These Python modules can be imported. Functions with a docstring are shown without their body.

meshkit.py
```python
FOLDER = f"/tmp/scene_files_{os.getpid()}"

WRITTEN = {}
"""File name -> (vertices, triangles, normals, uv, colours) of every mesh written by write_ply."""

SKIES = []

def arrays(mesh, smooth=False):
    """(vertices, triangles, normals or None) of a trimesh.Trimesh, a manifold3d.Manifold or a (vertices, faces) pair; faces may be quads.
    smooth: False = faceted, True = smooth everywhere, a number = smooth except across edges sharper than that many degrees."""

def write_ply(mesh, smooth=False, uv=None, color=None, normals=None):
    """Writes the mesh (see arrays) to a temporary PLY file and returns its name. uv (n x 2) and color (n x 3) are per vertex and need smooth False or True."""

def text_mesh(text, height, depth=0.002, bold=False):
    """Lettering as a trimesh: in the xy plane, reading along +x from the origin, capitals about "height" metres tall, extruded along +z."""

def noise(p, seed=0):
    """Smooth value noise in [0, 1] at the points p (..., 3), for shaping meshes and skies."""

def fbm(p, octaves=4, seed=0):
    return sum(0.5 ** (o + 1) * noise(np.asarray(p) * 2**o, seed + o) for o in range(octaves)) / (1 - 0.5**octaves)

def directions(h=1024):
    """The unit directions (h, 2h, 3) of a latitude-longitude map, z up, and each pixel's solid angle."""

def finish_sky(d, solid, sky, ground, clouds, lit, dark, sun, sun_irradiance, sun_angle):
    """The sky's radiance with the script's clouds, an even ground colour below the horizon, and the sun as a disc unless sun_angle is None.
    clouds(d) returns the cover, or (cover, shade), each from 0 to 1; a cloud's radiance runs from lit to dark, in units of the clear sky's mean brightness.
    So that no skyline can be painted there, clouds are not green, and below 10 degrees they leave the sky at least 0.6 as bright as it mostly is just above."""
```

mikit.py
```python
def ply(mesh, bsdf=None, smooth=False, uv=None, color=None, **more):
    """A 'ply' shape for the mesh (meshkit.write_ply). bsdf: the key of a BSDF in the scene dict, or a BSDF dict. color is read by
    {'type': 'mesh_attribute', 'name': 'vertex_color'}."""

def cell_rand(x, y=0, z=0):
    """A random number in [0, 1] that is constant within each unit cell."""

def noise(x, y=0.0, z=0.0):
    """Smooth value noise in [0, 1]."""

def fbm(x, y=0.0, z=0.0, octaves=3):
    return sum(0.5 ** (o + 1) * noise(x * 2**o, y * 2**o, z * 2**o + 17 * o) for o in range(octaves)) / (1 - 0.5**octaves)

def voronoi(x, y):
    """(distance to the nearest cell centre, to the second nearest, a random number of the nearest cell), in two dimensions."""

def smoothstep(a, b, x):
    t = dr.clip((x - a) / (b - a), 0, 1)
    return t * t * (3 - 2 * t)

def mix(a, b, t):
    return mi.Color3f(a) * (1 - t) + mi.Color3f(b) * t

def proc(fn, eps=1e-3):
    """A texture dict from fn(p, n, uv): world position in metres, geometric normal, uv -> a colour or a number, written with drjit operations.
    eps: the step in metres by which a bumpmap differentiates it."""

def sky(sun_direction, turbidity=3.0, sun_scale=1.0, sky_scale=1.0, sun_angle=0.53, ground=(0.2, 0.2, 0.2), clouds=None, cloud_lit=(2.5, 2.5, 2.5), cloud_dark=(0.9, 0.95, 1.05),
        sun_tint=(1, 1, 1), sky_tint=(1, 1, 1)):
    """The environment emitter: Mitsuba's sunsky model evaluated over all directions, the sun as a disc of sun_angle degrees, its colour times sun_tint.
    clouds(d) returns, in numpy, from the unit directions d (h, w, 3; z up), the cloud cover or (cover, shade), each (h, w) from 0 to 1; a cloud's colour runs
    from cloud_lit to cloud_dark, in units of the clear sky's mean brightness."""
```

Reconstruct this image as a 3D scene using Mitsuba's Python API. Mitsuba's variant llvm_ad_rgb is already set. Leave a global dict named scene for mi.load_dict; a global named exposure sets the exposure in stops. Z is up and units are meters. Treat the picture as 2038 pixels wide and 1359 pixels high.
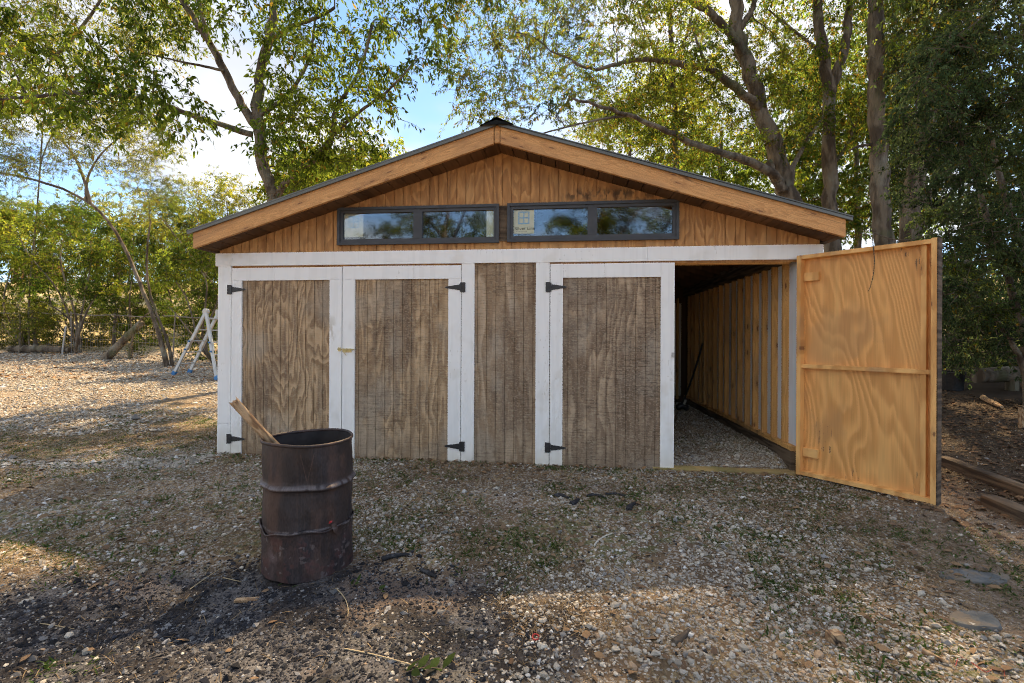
import math, random
import numpy as np, trimesh, mitsuba as mi, drjit as dr
import mikit, meshkit
from scipy.spatial import ConvexHull
from mikit import noise, fbm, voronoi, cell_rand, smoothstep, mix
random.seed(7)
R = np.random.default_rng(11)
T = mi.ScalarTransform4f
scene, labels = {}, {}

# ------------------------------------------------------------------ camera, sky, exposure
FOC, CX, HY, EYE, ROLL = 981.0, 1019.0, 672.0, 1.40, 0.005   # focal length and horizon of the photograph, in its own pixels
scene['camera'] = {'type': 'perspective', 'fov': 2 * math.degrees(math.atan(1019 / FOC)), 'fov_axis': 'x', 'near_clip': 0.05, 'far_clip': 3000.0,
                   'principal_point_offset_y': (679.5 - HY) / 1359,
                   'to_world': T().look_at(origin=[0, 0, EYE], target=[0, 10, EYE], up=[-ROLL, 0, 1])}

def clouds(d):
    z = np.maximum(d[..., 2], 0.03)
    q = np.stack([d[..., 0] / (z + .25) * 1.5 + 4.11, d[..., 1] / (z + .25) * 1.5 + 3.42, z * 0 + 3.3], -1)
    f = meshkit.fbm(q, 6, 5)
    g = meshkit.fbm(q * 2.1 + 9, 5, 8)
    cover = np.clip((f - .455) / .14, 0, 1)
    cover = cover * cover * (3 - 2 * cover)
    return cover * .85, np.clip((g - .36) * 2.6, 0, 1) * .8

SUN = (0.27, 0.56, 0.86)
scene['sky'] = mikit.sky(SUN, turbidity=2.2, sun_scale=0.70, sky_scale=0.80, sun_angle=0.9, ground=(.16, .14, .11), clouds=clouds, cloud_lit=(1.75, 1.7, 1.62),
                         cloud_dark=(.95, .98, 1.03), sun_tint=(1.0, .90, .70), sky_tint=(.98, 1.0, 1.0))
exposure = 3.5

# ------------------------------------------------------------------ helpers
def at(px, py, Y):
    dx, dy = px - CX, py - HY
    dx, dy = dx + ROLL * dy, dy - ROLL * dx
    return np.array([dx * Y / FOC, Y, EYE - dy * Y / FOC])

def sst(a, b, x):
    t = np.clip((np.asarray(x, float) - a) / (b - a), 0, 1)
    return t * t * (3 - 2 * t)

def N3(x, y, f, seed=0):
    return meshkit.noise(np.stack([np.asarray(x) * f, np.asarray(y) * f, np.zeros_like(np.asarray(x, float)) + seed * 7.3], -1), seed)

def G(x, y):
    """height of the ground"""
    x, y = np.asarray(x, float), np.asarray(y, float)
    z = -.07 * (1 - sst(2.6, 4.6, y))
    rise = .047 * np.clip(y - 5.6, 0, 14)
    inside = sst(-3.9, -3.3, x) * (1 - sst(3.3, 4.2, x)) * (1 - sst(9.5, 12, y))
    z = z + rise * (1 - inside)
    z = z + inside * sst(5.0, 5.5, y) * (.03 + .10 * sst(1.9, 2.8, x))
    z = z + 5.4 * sst(17, 44, y) * 1.0
    z = z + np.clip(.10 * (x - 4.95), 0, .8) * sst(1.5, 4.5, y) - .06 * sst(3.2, 4.6, x) * (1 - sst(4.6, 5.2, x)) * sst(3.0, 4.0, y)
    z = z + .05 * (N3(x, y, .55, 1) - .5) * (1 - inside * sst(4.6, 5.0, y))
    return z

def gp(px, py):
    """the ground point seen at a place of the photograph"""
    lo = 1.2
    for Y in np.arange(1.3, 60, .02):
        p = at(px, py, Y)
        if p[2] < G(p[0], p[1]): return np.array([p[0], p[1], float(G(p[0], p[1]))])
    return p

COUNT = {}
def key_of(name):
    n = COUNT.get(name, 0); COUNT[name] = n + 1
    return name if n == 0 else f'{name}_{n:03d}'

def add(name, mesh, bsdf, smooth=False, label=None, cat=None, group=None, kind=None, color=None):
    k = key_of(name)
    scene[k] = mikit.ply(mesh, bsdf, smooth=smooth, color=color)
    tag(k, label, cat, group, kind)
    return k

def tag(k, label=None, cat=None, group=None, kind=None):
    e = {a: b for a, b in (('label', label), ('category', cat), ('group', group), ('kind', kind)) if b}
    if e: labels[k] = e

def thing(name, label, cat, group=None):
    k = key_of(name); tag(k, label, cat, group)
    return k

def cat_(ms):
    vs, fs, n = [], [], 0
    for v, f in ms:
        vs.append(v); fs.append(np.asarray(f) + n); n += len(v)
    return np.vstack(vs), np.vstack(fs)

def hull(pts):
    pts = np.asarray(pts, float); h = ConvexHull(pts)
    idx = np.unique(h.simplices); m = np.full(len(pts), -1); m[idx] = np.arange(len(idx))
    v, f = pts[idx], m[h.simplices]
    n = np.cross(v[f[:, 1]] - v[f[:, 0]], v[f[:, 2]] - v[f[:, 0]])
    flip = (n * h.equations[:, :3]).sum(1) < 0
    f[flip] = f[flip][:, ::-1]
    return v, f

_CB = {}
def cbox(x0, x1, y0, y1, z0, z1, c=.003):
    """a box with chamfered edges"""
    if 'f' not in _CB:
        pts = []
        for sx in (-1, 1):
            for sy in (-1, 1):
                for sz in (-1, 1):
                    for a in range(3):
                        q = np.array([sx, sy, sz], float); q[a] *= .8; pts.append(q)
        P = np.array(pts); v, f = hull(P)
        order = [int(np.argmin(np.abs(v - p).sum(1))) for p in P]
        inv = np.argsort(order)
        _CB['f'] = inv[f]; _CB['p'] = P
    P, f = _CB['p'], _CB['f']
    lo, hi = np.array([x0, y0, z0], float), np.array([x1, y1, z1], float)
    half, mid = (hi - lo) / 2, (hi + lo) / 2
    c = min(c, half.min() * .6)
    s = np.sign(P)
    inset = np.where(np.abs(P) < .9, 0, 1)        # the axis that is pulled in marks the vertex
    v = mid + s * (half - c * (1 - inset))
    return v, f

CA, SA = math.cos(math.radians(6.34)), math.sin(math.radians(6.34))
F0Y = 5.42
def fw(v):
    """front-wall coordinates (along, outwards, up) to the world"""
    v = np.asarray(v, float)
    s, n, z = v[..., 0], v[..., 1], v[..., 2]
    return np.stack([s * CA - n * SA, F0Y - s * SA - n * CA, z], -1)
def fs(px):
    k = (px - CX) / FOC
    return F0Y * k / (CA + k * SA)
def fbox(s0, s1, n0, n1, z0, z1, c=.003):
    v, f = cbox(s0, s1, n0, n1, z0, z1, c)
    return fw(v), f[:, ::-1]

def tube(P, rad, sides=10, cap=True, rough=0, seed=0):
    P = np.asarray(P, float); rad = np.broadcast_to(np.asarray(rad, float), len(P))
    t = np.gradient(P, axis=0); t /= np.linalg.norm(t, axis=1, keepdims=True) + 1e-12
    ref = np.array([0, 0, 1.0]) if abs(t[0][2]) < .9 else np.array([1.0, 0, 0])
    a = np.zeros_like(P); x = np.cross(t[0], ref)
    for i in range(len(P)):
        x = x - t[i] * x.dot(t[i]); x /= np.linalg.norm(x) + 1e-12; a[i] = x
    b = np.cross(t, a)
    th = np.arange(sides) / sides * 2 * np.pi
    d = a[:, None] * np.cos(th)[None, :, None] + b[:, None] * np.sin(th)[None, :, None]
    rr = rad[:, None] * np.ones(sides)
    if rough:
        rr = rr * (1 + rough * (meshkit.noise(np.stack(np.broadcast_arrays(np.cos(th)[None] * 2.2, np.sin(th)[None] * 2.2, np.arange(len(P))[:, None] * .35), -1) + seed, seed) - .5) * 2)
    v = (P[:, None] + d * rr[..., None]).reshape(-1, 3)
    i = np.arange(len(P) - 1)[:, None] * sides; j = np.arange(sides)[None]; j2 = (j + 1) % sides
    q = np.stack([i + j, i + j2, i + sides + j2, i + sides + j], -1).reshape(-1, 4)
    f = np.vstack([q[:, [0, 1, 2]], q[:, [0, 2, 3]]])
    if cap:
        n = len(v); v = np.vstack([v, P[:1], P[-1:]]); L = (len(P) - 1) * sides
        k = np.arange(sides)
        f = np.vstack([f, np.stack([k * 0 + n, (k + 1) % sides, k], 1), np.stack([k * 0 + n + 1, L + k, L + (k + 1) % sides], 1)])
    return v, f

def spline(P, n):
    P = np.asarray(P, float)
    if len(P) < 3: return P[0] + (P[-1] - P[0]) * np.linspace(0, 1, n)[:, None]
    from scipy.interpolate import CubicSpline
    L = np.r_[0, np.cumsum(np.linalg.norm(np.diff(P, axis=0), axis=1) ** .7)]
    return CubicSpline(L, P)(np.linspace(0, L[-1], n))

def batch_tubes(P, rad, sides=3):
    """many thin tubes at once: P (n, k, 3), rad (n, k)"""
    n, k, _ = P.shape
    t = P[:, -1] - P[:, 0]; t /= np.linalg.norm(t, axis=1, keepdims=True) + 1e-12
    ref = np.where(np.abs(t[:, 2:3]) < .9, [[0, 0, 1.0]], [[1.0, 0, 0]])
    a = np.cross(t, ref); a /= np.linalg.norm(a, axis=1, keepdims=True) + 1e-12
    b = np.cross(t, a)
    th = np.arange(sides) / sides * 2 * np.pi
    d = a[:, None] * np.cos(th)[None, :, None] + b[:, None] * np.sin(th)[None, :, None]
    v = (P[:, :, None] + d[:, None] * rad[..., None, None]).reshape(-1, 3)
    i = (np.arange(n)[:, None, None] * k + np.arange(k - 1)[None, :, None]) * sides
    j = np.arange(sides)[None, None]; j2 = (j + 1) % sides
    q = np.stack([i + j, i + j2, i + sides + j2, i + sides + j], -1).reshape(-1, 4)
    return v, np.vstack([q[:, [0, 1, 2]], q[:, [0, 2, 3]]])

def unit(v): return v / (np.linalg.norm(v, axis=-1, keepdims=True) + 1e-12)

def leaf_mesh(pos, d, nrm, L, W, fine=True):
    d = unit(d); side = unit(np.cross(d, nrm)); up = np.cross(side, d)
    L, W = L[:, None], W[:, None]
    if fine:
        pts = [pos, pos + d * L * .33 + side * W * .5 + up * L * .03, pos + d * L * .33 - side * W * .5 + up * L * .03,
               pos + d * L * .68 + side * W * .4 - up * L * .01, pos + d * L * .68 - side * W * .4 - up * L * .01, pos + d * L - up * L * .1]
        tri = np.array([[0, 2, 1], [1, 2, 4], [1, 4, 3], [3, 4, 5]])
    else:
        pts = [pos, pos + d * L * .45 + side * W * .5 + up * W * .18, pos + d * L * .45 - side * W * .5 + up * W * .18, pos + d * L - up * L * .08]
        tri = np.array([[0, 3, 1], [0, 2, 3]])
    m = len(pts)
    v = np.stack(pts, 1).reshape(-1, 3)
    f = (np.arange(len(pos))[:, None, None] * m + tri[None]).reshape(-1, 3)
    return v, f, m

# ------------------------------------------------------------------ materials
def principled(fn, rough=.7, spec=.3, **k):
    c = mikit.proc(fn) if callable(fn) else {'type': 'rgb', 'value': list(fn)}
    r = mikit.proc(rough) if callable(rough) else rough
    return {'type': 'principled', 'base_color': c, 'roughness': r, 'specular': spec, **k}
def bump(b, fn, scale=1.0, eps=1e-3):
    return {'type': 'bumpmap', 'arbitrary': mikit.proc(fn, eps), 'scale': scale, 'bsdf': b}
def two(b): return {'type': 'twosided', 'b': b}

def wall_u(p): return p.x * CA - (p.y - F0Y) * SA
def rings(u, w, k=9.0, seed=0.0):
    f = fbm(u * 1.9 + seed, w * .42 + seed * 1.3, seed + .5, 3) + .06 * noise(u * 26, w * 5, seed)
    f = f * k
    r = f - dr.floor(f)
    return smoothstep(0, .72, r) * (1 - smoothstep(.86, 1, r))
def saw(u, w):
    return noise(u * 7, w * 210, 3.0) * .6 + noise(u * 30, w * 90, 9.0) * .4

def weathered(p, n, uv):
    u, w = wall_u(p), p.z
    door = dr.floor((u + 3.4) * .9)
    k1, k2, k3 = dr.select(u < -2.05, 1.0, 0.0), dr.select((u > -.59) & (u < .29), 1.0, 0.0), dr.select(u > .29, 1.0, 0.0)
    r = rings(u * (1 - .25 * k2), w * (1 + .3 * k1 - .35 * k2), 15 + 5 * k1 - 4 * k2, 4.0 + 3.1 * k1 + 7.7 * k2 + 12.3 * k3)
    big = fbm(u * 2.4, w * 1.6, 2.0, 4)
    streak = fbm(u * 22, w * 1.4, 5.0, 3)
    c = mix(mix((.50, .355, .215), (.46, .345, .235), k2 + k3), mix((.20, .122, .066), (.17, .112, .074), k3), r * (.68 + .12 * k1))
    c = mix(c, (.155, .105, .072), smoothstep(.46, .72, big) * .62)
    c = mix(c, (.37, .315, .25), smoothstep(.52, .78, fbm(u * 3 + 7, w * 2.3, 8.0, 4)) * .55)
    c = mix(c, (.15, .105, .075), smoothstep(.55, .8, streak) * .5)
    c = c * (1 - (.36 - .22 * k1 + .10 * k3) * smoothstep(.40, .85, saw(u, w)) * (.4 + 1.2 * fbm(u * 1.5, w * 2.0, 6.0, 3)))
    c = mix(c, (.13, .088, .06), k3 * smoothstep(.45, .7, fbm(u * 4, w * 2.2, 11.0, 4)) * .6)
    fray = smoothstep(.62, .8, noise(u * 60, w * 130, 1.0))
    c = mix(c, (.45, .37, .27), fray * .35)
    low = smoothstep(.55, .02, w + .25 * (noise(u * 5, 0.3, 2.0) - .5))
    return mix(c, (.23, .165, .11), low * .3)
def weathered_h(p, n, uv):
    u, w = wall_u(p), p.z
    return rings(u, w, 15, 4.0) * -.0012 + saw(u, w) * .0010 + noise(u * 90, w * 40, 2.0) * .0006
scene['m_weathered'] = bump(principled(weathered, .85, .2), weathered_h, 1.0, 2e-3)

def gable(p, n, uv):
    u, w = wall_u(p), p.z
    r = rings(u * 1.1 + 3, w * 1.4, 13, 8.0)
    streak = fbm(u * 17, w * 1.1, 5.0, 3)
    c = mix((.54, .29, .115), (.31, .14, .052), r * .62)
    c = mix(c, (.25, .12, .05), smoothstep(.5, .8, streak) * .55)
    c = mix(c, (.62, .38, .17), smoothstep(.55, .75, fbm(u * 4, w * 2, 9.0, 3)) * .35)
    c = c * (1 - .16 * noise(u * 50, w * 8, 4.0))
    st = smoothstep(.10, .0, dr.abs(w - 2.93 - .04 * noise(u * 20, 0.5, 1.0))) * smoothstep(.55, .40, dr.abs(u - 1.05)) * smoothstep(.35, .6, fbm(u * 30, w * 14, 3.0, 3))
    return mix(c, (.05, .035, .025), st * .8)
scene['m_gable'] = bump(principled(gable, .75, .25), lambda p, n, uv: rings(wall_u(p) * 1.1 + 3, p.z * 1.4, 13, 8.0) * -.001 + noise(wall_u(p) * 60, p.z * 9, 2.0) * .0008, 1.0, 2e-3)

def knot(u, w, fu, fw_, dens=.25):
    d1, d2, c = voronoi(u * fu, w * fw_)
    return (1 - smoothstep(.05, .13, d1)) * dr.select(c < dens, 1.0, 0.0), smoothstep(.5, .0, d1) * dr.select(c < dens, 1.0, 0.0)

def lumber_sloped(p, n, uv):
    u = wall_u(p); w = p.z + .307 * dr.abs(u + .13)
    k, halo = knot(u, w, 3.0, 13.0, .5)
    g = fbm(u * 1.3, w * 26 + halo * 1.5, 2.0, 3)
    f = g * 9; r = f - dr.floor(f)
    c = mix((.64, .35, .14), (.40, .185, .065), smoothstep(.1, .9, r) * .7)
    c = mix(c, (.42, .225, .10), smoothstep(.55, .8, fbm(u * 2.0, w * 5, 7.0, 3)) * .6)
    c = mix(c, (.22, .10, .045), dr.maximum(k, halo * .35))
    crack = (1 - smoothstep(.0, .035, dr.abs(noise(u * .9, w * 14, 12.0) - .5))) * smoothstep(.42, .62, noise(u * 1.5, 3.0, 6.0))
    return mix(c, (.12, .06, .03), crack * .8)
scene['m_fascia'] = principled(lumber_sloped, .65, .3)

def lumber_v(p, n, uv):
    u, v = p.x * .9 + p.y * 1.0, p.z
    board = cell_rand(dr.floor(p.y * 3.37), dr.floor(p.x * .7))
    k, halo = knot(u, v + board * 9, 12.0, 2.6, .4)
    g = fbm(u * 28 + halo * 1.4, v * .9 + board * 20, 1.0, 3) * 8
    r = g - dr.floor(g)
    c = mix((.72, .41, .145), (.50, .24, .07), smoothstep(.1, .9, r) * .65)
    c = mix(c, (.36, .22, .11), smoothstep(.52, .78, fbm(u * 3, v * 1.4 + board * 7, 4.0, 3)) * .6)
    return mix(c, (.16, .07, .03), dr.maximum(k, halo * .3)) * (.82 + .3 * board)
scene['m_stud'] = principled(lumber_v, .7, .25)

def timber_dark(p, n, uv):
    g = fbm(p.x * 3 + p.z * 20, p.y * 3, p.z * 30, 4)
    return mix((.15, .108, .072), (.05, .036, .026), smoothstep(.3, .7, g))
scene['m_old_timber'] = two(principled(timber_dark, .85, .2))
def soffit_c(p, n, uv):
    u = wall_u(p)
    b = cell_rand(dr.floor((u + 20) / .155))
    g = fbm(u * 40, p.y * 3, 1.0, 3)
    return mix((.15, .078, .036), (.085, .042, .02), g) * (.65 + .6 * b)
scene['m_soffit'] = principled(soffit_c, .7, .25)
def treated(p, n, uv):
    g = fbm(p.x * 2.5, p.z * 30, 1.0, 4)
    c = mix((.42, .29, .12), (.24, .16, .075), smoothstep(.3, .7, g))
    return mix(c, (.14, .16, .06), smoothstep(.5, .7, fbm(p.x * 4, p.z * 8, 3.0, 3)) * .5)
scene['m_treated'] = principled(treated, .75, .25)

DH = fw([2.965, .03, 0]); DE = np.array([.571, -.821]) / np.hypot(.571, .821); DM = np.array([DE[1], -DE[0]])
def door_u(p): return (p.x - float(DH[0])) * float(DE[0]) + (p.y - float(DH[1])) * float(DE[1])
def plywood(p, n, uv):
    u, w = door_u(p), p.z
    f = (fbm(u * 1.9 + .45 * w + 11.3, w * .50 - .2 * u + 4.1, 2.5, 2) + .018 * noise(u * 30, w * 4, 5.0)) * 25
    r = f - dr.floor(f)
    r = smoothstep(0, .6, r) * (1 - smoothstep(.72, 1, r))
    c = mix((.74, .39, .13), (.50, .22, .06), r * .62)
    c = mix(c, (.72, .42, .15), smoothstep(.5, .8, fbm(u * 9, w * .8, 3.0, 4)) * .5)
    c = c * (.93 + .14 * noise(u * 140, w * 6, 2.0))
    c = mix(c, (.40, .22, .10), smoothstep(.58, .75, fbm(u * 3, w * 2, 7.0, 4)) * .4)
    m = smoothstep(.76, .86, noise(u * 130, w * 13, 2.0)) * smoothstep(.58, .70, fbm(u * 4 + 3, w * 2.3, 5.0, 2))
    return mix(c, (.10, .07, .05), m * .8)
scene['m_plywood'] = principled(plywood, .55, .35)
def pine(p, n, uv):
    u, w = door_u(p), p.z
    k, halo = knot(u * 1.0 + w * .0, w, 9.0, 4.3, .25)
    g = fbm(u * 14, w * 3.0 + halo, 6.0, 3)
    c = mix((.78, .45, .165), (.56, .28, .09), smoothstep(.3, .75, g))
    c = mix(c, (.36, .22, .12), smoothstep(.62, .8, fbm(u * 3 + 5, w * 1.9, 1.0, 3)) * .6)
    return mix(c, (.2, .09, .04), dr.maximum(k * .9, halo * .25))
scene['m_pine'] = principled(pine, .6, .3)

def white(p, n, uv):
    u, w = wall_u(p), p.z
    g = fbm(u * 30, w * 1.5, 2.0, 3)
    c = mix((.80, .80, .79), (.73, .73, .72), smoothstep(.45, .75, g) * .6)
    d = smoothstep(.60, .78, fbm(u * 5 + 3, w * 4, 6.0, 4))
    c = mix(c, (.52, .47, .38), d * .22)
    mark = (1 - smoothstep(.0, .26, dr.sqrt(dr.square((u + 2.07) * 2.6) + dr.square((w - 1.48) * .9)))) * smoothstep(.35, .7, fbm(u * 25, w * 12, 3.0, 3))
    c = mix(c, (.40, .36, .28), mark * .6)
    chip = smoothstep(.86, .9, noise(u * 60, w * 24, 7.0)) * smoothstep(.55, .65, fbm(u * 3, w * 2, 9.0, 2))
    c = mix(c, (.45, .38, .30), chip * .35)
    low = smoothstep(.42, .02, w + .12 * fbm(u * 8, w * 3, 3.0, 3))
    return mix(c, (.62, .52, .36), low * .45)
scene['m_white'] = principled(white, .55, .4)
scene['m_inner'] = principled(lambda p, n, uv: mix((.72, .74, .78), (.52, .53, .55), fbm(p.y * 9, p.z * 1.5, p.x, 4)), .6, .3)
def black_fn(p, n, uv): return mix((.012, .013, .015), (.035, .033, .034), fbm(p.x * 40, p.y * 40, p.z * 40, 3))
scene['m_black'] = principled(black_fn, .42, .5)
scene['m_vinyl'] = bump(principled(lambda p, n, uv: mix((.030, .033, .040), (.058, .062, .07), fbm(p.x * 9, p.z * 22, 1.0, 4)), .5, .45), lambda p, n, uv: noise(p.x * 50, p.z * 50) * .0004)
scene['m_roof'] = principled(lambda p, n, uv: mix((.085, .088, .085), (.16, .16, .14), fbm(p.x * 3, p.y * 3, 1.0, 4)), .4, .5, metallic=.4)
scene['m_tarp'] = bump(principled(lambda p, n, uv: mix((.62, .55, .42), (.5, .44, .34), fbm(p.x * 4, p.z * 3, 1.0, 3)), .6, .3), lambda p, n, uv: fbm(p.x * 5, p.z * 2.5, 1.0, 4) * .05, 1.0, 5e-3)
scene['m_brass'] = principled(lambda p, n, uv: mix((.60, .50, .22), (.30, .26, .16), fbm(p.x * 70, p.z * 70, 1.0, 3)), .35, .5, metallic=.8)
scene['m_glass'] = {'type': 'blendbsdf', 'weight': .13, 'a': {'type': 'thindielectric', 'int_ior': 1.6}, 'b': two({'type': 'roughconductor', 'alpha': .004, 'material': 'none', 'specular_reflectance': {'type': 'rgb', 'value': [.88, .94, .97]}})}
scene['m_paper'] = two(principled(lambda p, n, uv: mix((.50, .52, .42), (.42, .45, .34), fbm(p.x * 14, p.z * 14, 1.0, 3)), .6, .3))
scene['m_print_blue'] = principled((.20, .36, .52), .6, .3)
scene['m_print_grey'] = principled((.16, .17, .15), .6, .3)

BZ0 = float(G(-1.308, 3.185))
def barrel_c(p, n, uv):
    a = dr.atan2(p.y - 3.185, p.x + 1.308)
    z = p.z
    f1 = fbm(a * 3, z * 5, 1.0, 4); f2 = fbm(a * 4 + 3, z * 13, 4.0, 4)
    c = mix((.046, .034, .032), (.078, .048, .040), smoothstep(.35, .68, f1))
    c = mix(c, (.028, .024, .027), smoothstep(.48, .68, fbm(a * 2 + 5, z * 3, 8.0, 3)) * .8)
    streak = fbm(a * 26, z * 1.2, 2.0, 3)
    c = mix(c, (.13, .075, .055), smoothstep(.56, .78, streak) * .12)
    low = smoothstep(.26, .18, z + .02 * noise(a * 6, 0.3, 1.0))
    c = mix(c, (.072, .044, .042), low * smoothstep(.38, .62, f2) * .6)
    red = smoothstep(.60, .70, fbm(a * 6, z * 22, 6.0, 4)) * low
    c = mix(c, (.15, .05, .042), red * .25)
    pale = smoothstep(.70, .76, fbm(a * 9 + 2, z * 34, 3.0, 3)) * low
    c = mix(c, (.26, .21, .20), pale * .3)
    lump = (1 - smoothstep(.0, .16, dr.abs(a + 2.02) * .5 + dr.abs(z - .09))) * smoothstep(.35, .65, f2)
    c = mix(c, (.24, .17, .17), lump * .55)
    tri = (1 - smoothstep(.0, .016, dr.abs(dr.abs(a + 1.22) - .20 * (z - .52) / .2 * .8))) * smoothstep(.5, .54, z) * (1 - smoothstep(.69, .72, z))
    c = mix(c, (.15, .095, .085), tri * .35)
    edge_light = smoothstep(.022, .0, dr.abs(z - (BZ0 + .548))) + smoothstep(.012, .0, dr.abs(z - (BZ0 + .290)))  # light caught by the hoop and lip edges, painted in as paler metal
    c = mix(c, (.16, .14, .145), edge_light * smoothstep(.25, .6, fbm(a * 9, z * 20, 7.0, 3)) * .8)
    return c * (.8 + .4 * noise(a * 60, z * 70, 2.0))
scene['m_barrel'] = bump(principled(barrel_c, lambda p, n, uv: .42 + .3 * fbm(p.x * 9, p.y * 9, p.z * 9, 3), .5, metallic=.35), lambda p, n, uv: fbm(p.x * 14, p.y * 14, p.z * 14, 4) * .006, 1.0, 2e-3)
scene['m_soot'] = two(principled(lambda p, n, uv: mix((.022, .021, .023), (.05, .044, .042), fbm(p.x * 20, p.y * 20, p.z * 20, 3)), .8, .2))
def drift(p, n, uv):
    q = p.z * .8 - p.x * .6; u = p.x * .8 + p.z * .6
    g = fbm(u * 60, q * 4, p.y * 50, 4)
    return mix(mix((.46, .32, .19), (.22, .13, .07), smoothstep(.35, .65, g)), (.05, .035, .025), smoothstep(.62, .75, fbm(u * 40, q * 6, 3.0, 3)))
scene['m_driftwood'] = bump(principled(drift, .85, .2), lambda p, n, uv: fbm((p.x * .8 + p.z * .6) * 60, (p.z * .8 - p.x * .6) * 4, p.y * 50, 3) * .008, 1.0, 2e-3)
scene['m_aluminium'] = principled(lambda p, n, uv: mix((.52, .52, .51), (.38, .37, .35), fbm(p.x * 12, p.z * 12, 1.0, 3)), .45, .5, metallic=.55)
scene['m_blue'] = principled((.03, .16, .38), .5, .4)
scene['m_wire'] = principled(lambda p, n, uv: mix((.30, .29, .27), (.20, .15, .12), fbm(p.x * 6, p.z * 6, p.y, 3)), .55, .4, metallic=.4)
scene['m_red'] = principled((.35, .02, .02), .5, .4)

def bark(p, n, uv):
    g = fbm(p.x * 9, p.y * 9, p.z * 1.8, 4)
    c = mix((.20, .165, .125), (.085, .066, .05), smoothstep(.35, .62, g))
    c = mix(c, (.27, .26, .21), smoothstep(.58, .75, fbm(p.x * 3, p.y * 3, p.z * 2.2, 4)) * .5)
    return mix(c, (.10, .12, .055), smoothstep(.6, .75, fbm(p.x * 2 + 7, p.y * 2, p.z * 1.3, 3)) * .5)
scene['m_bark'] = bump(principled(bark, .9, .15), lambda p, n, uv: fbm(p.x * 16, p.y * 16, p.z * 3, 3) * .05, 1.0, 6e-3)
scene['m_twig'] = principled((.085, .066, .05), .85, .2)
scene['m_leaf'] = {'type': 'principledthin', 'base_color': {'type': 'mesh_attribute', 'name': 'vertex_color'}, 'roughness': .42, 'diff_trans': 1.5, 'eta': 1.4, 'spec_trans': 0.0}
scene['m_vertex'] = two(principled((0, 0, 0), .85, .2)); scene['m_vertex']['b']['base_color'] = {'type': 'mesh_attribute', 'name': 'vertex_color'}

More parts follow.
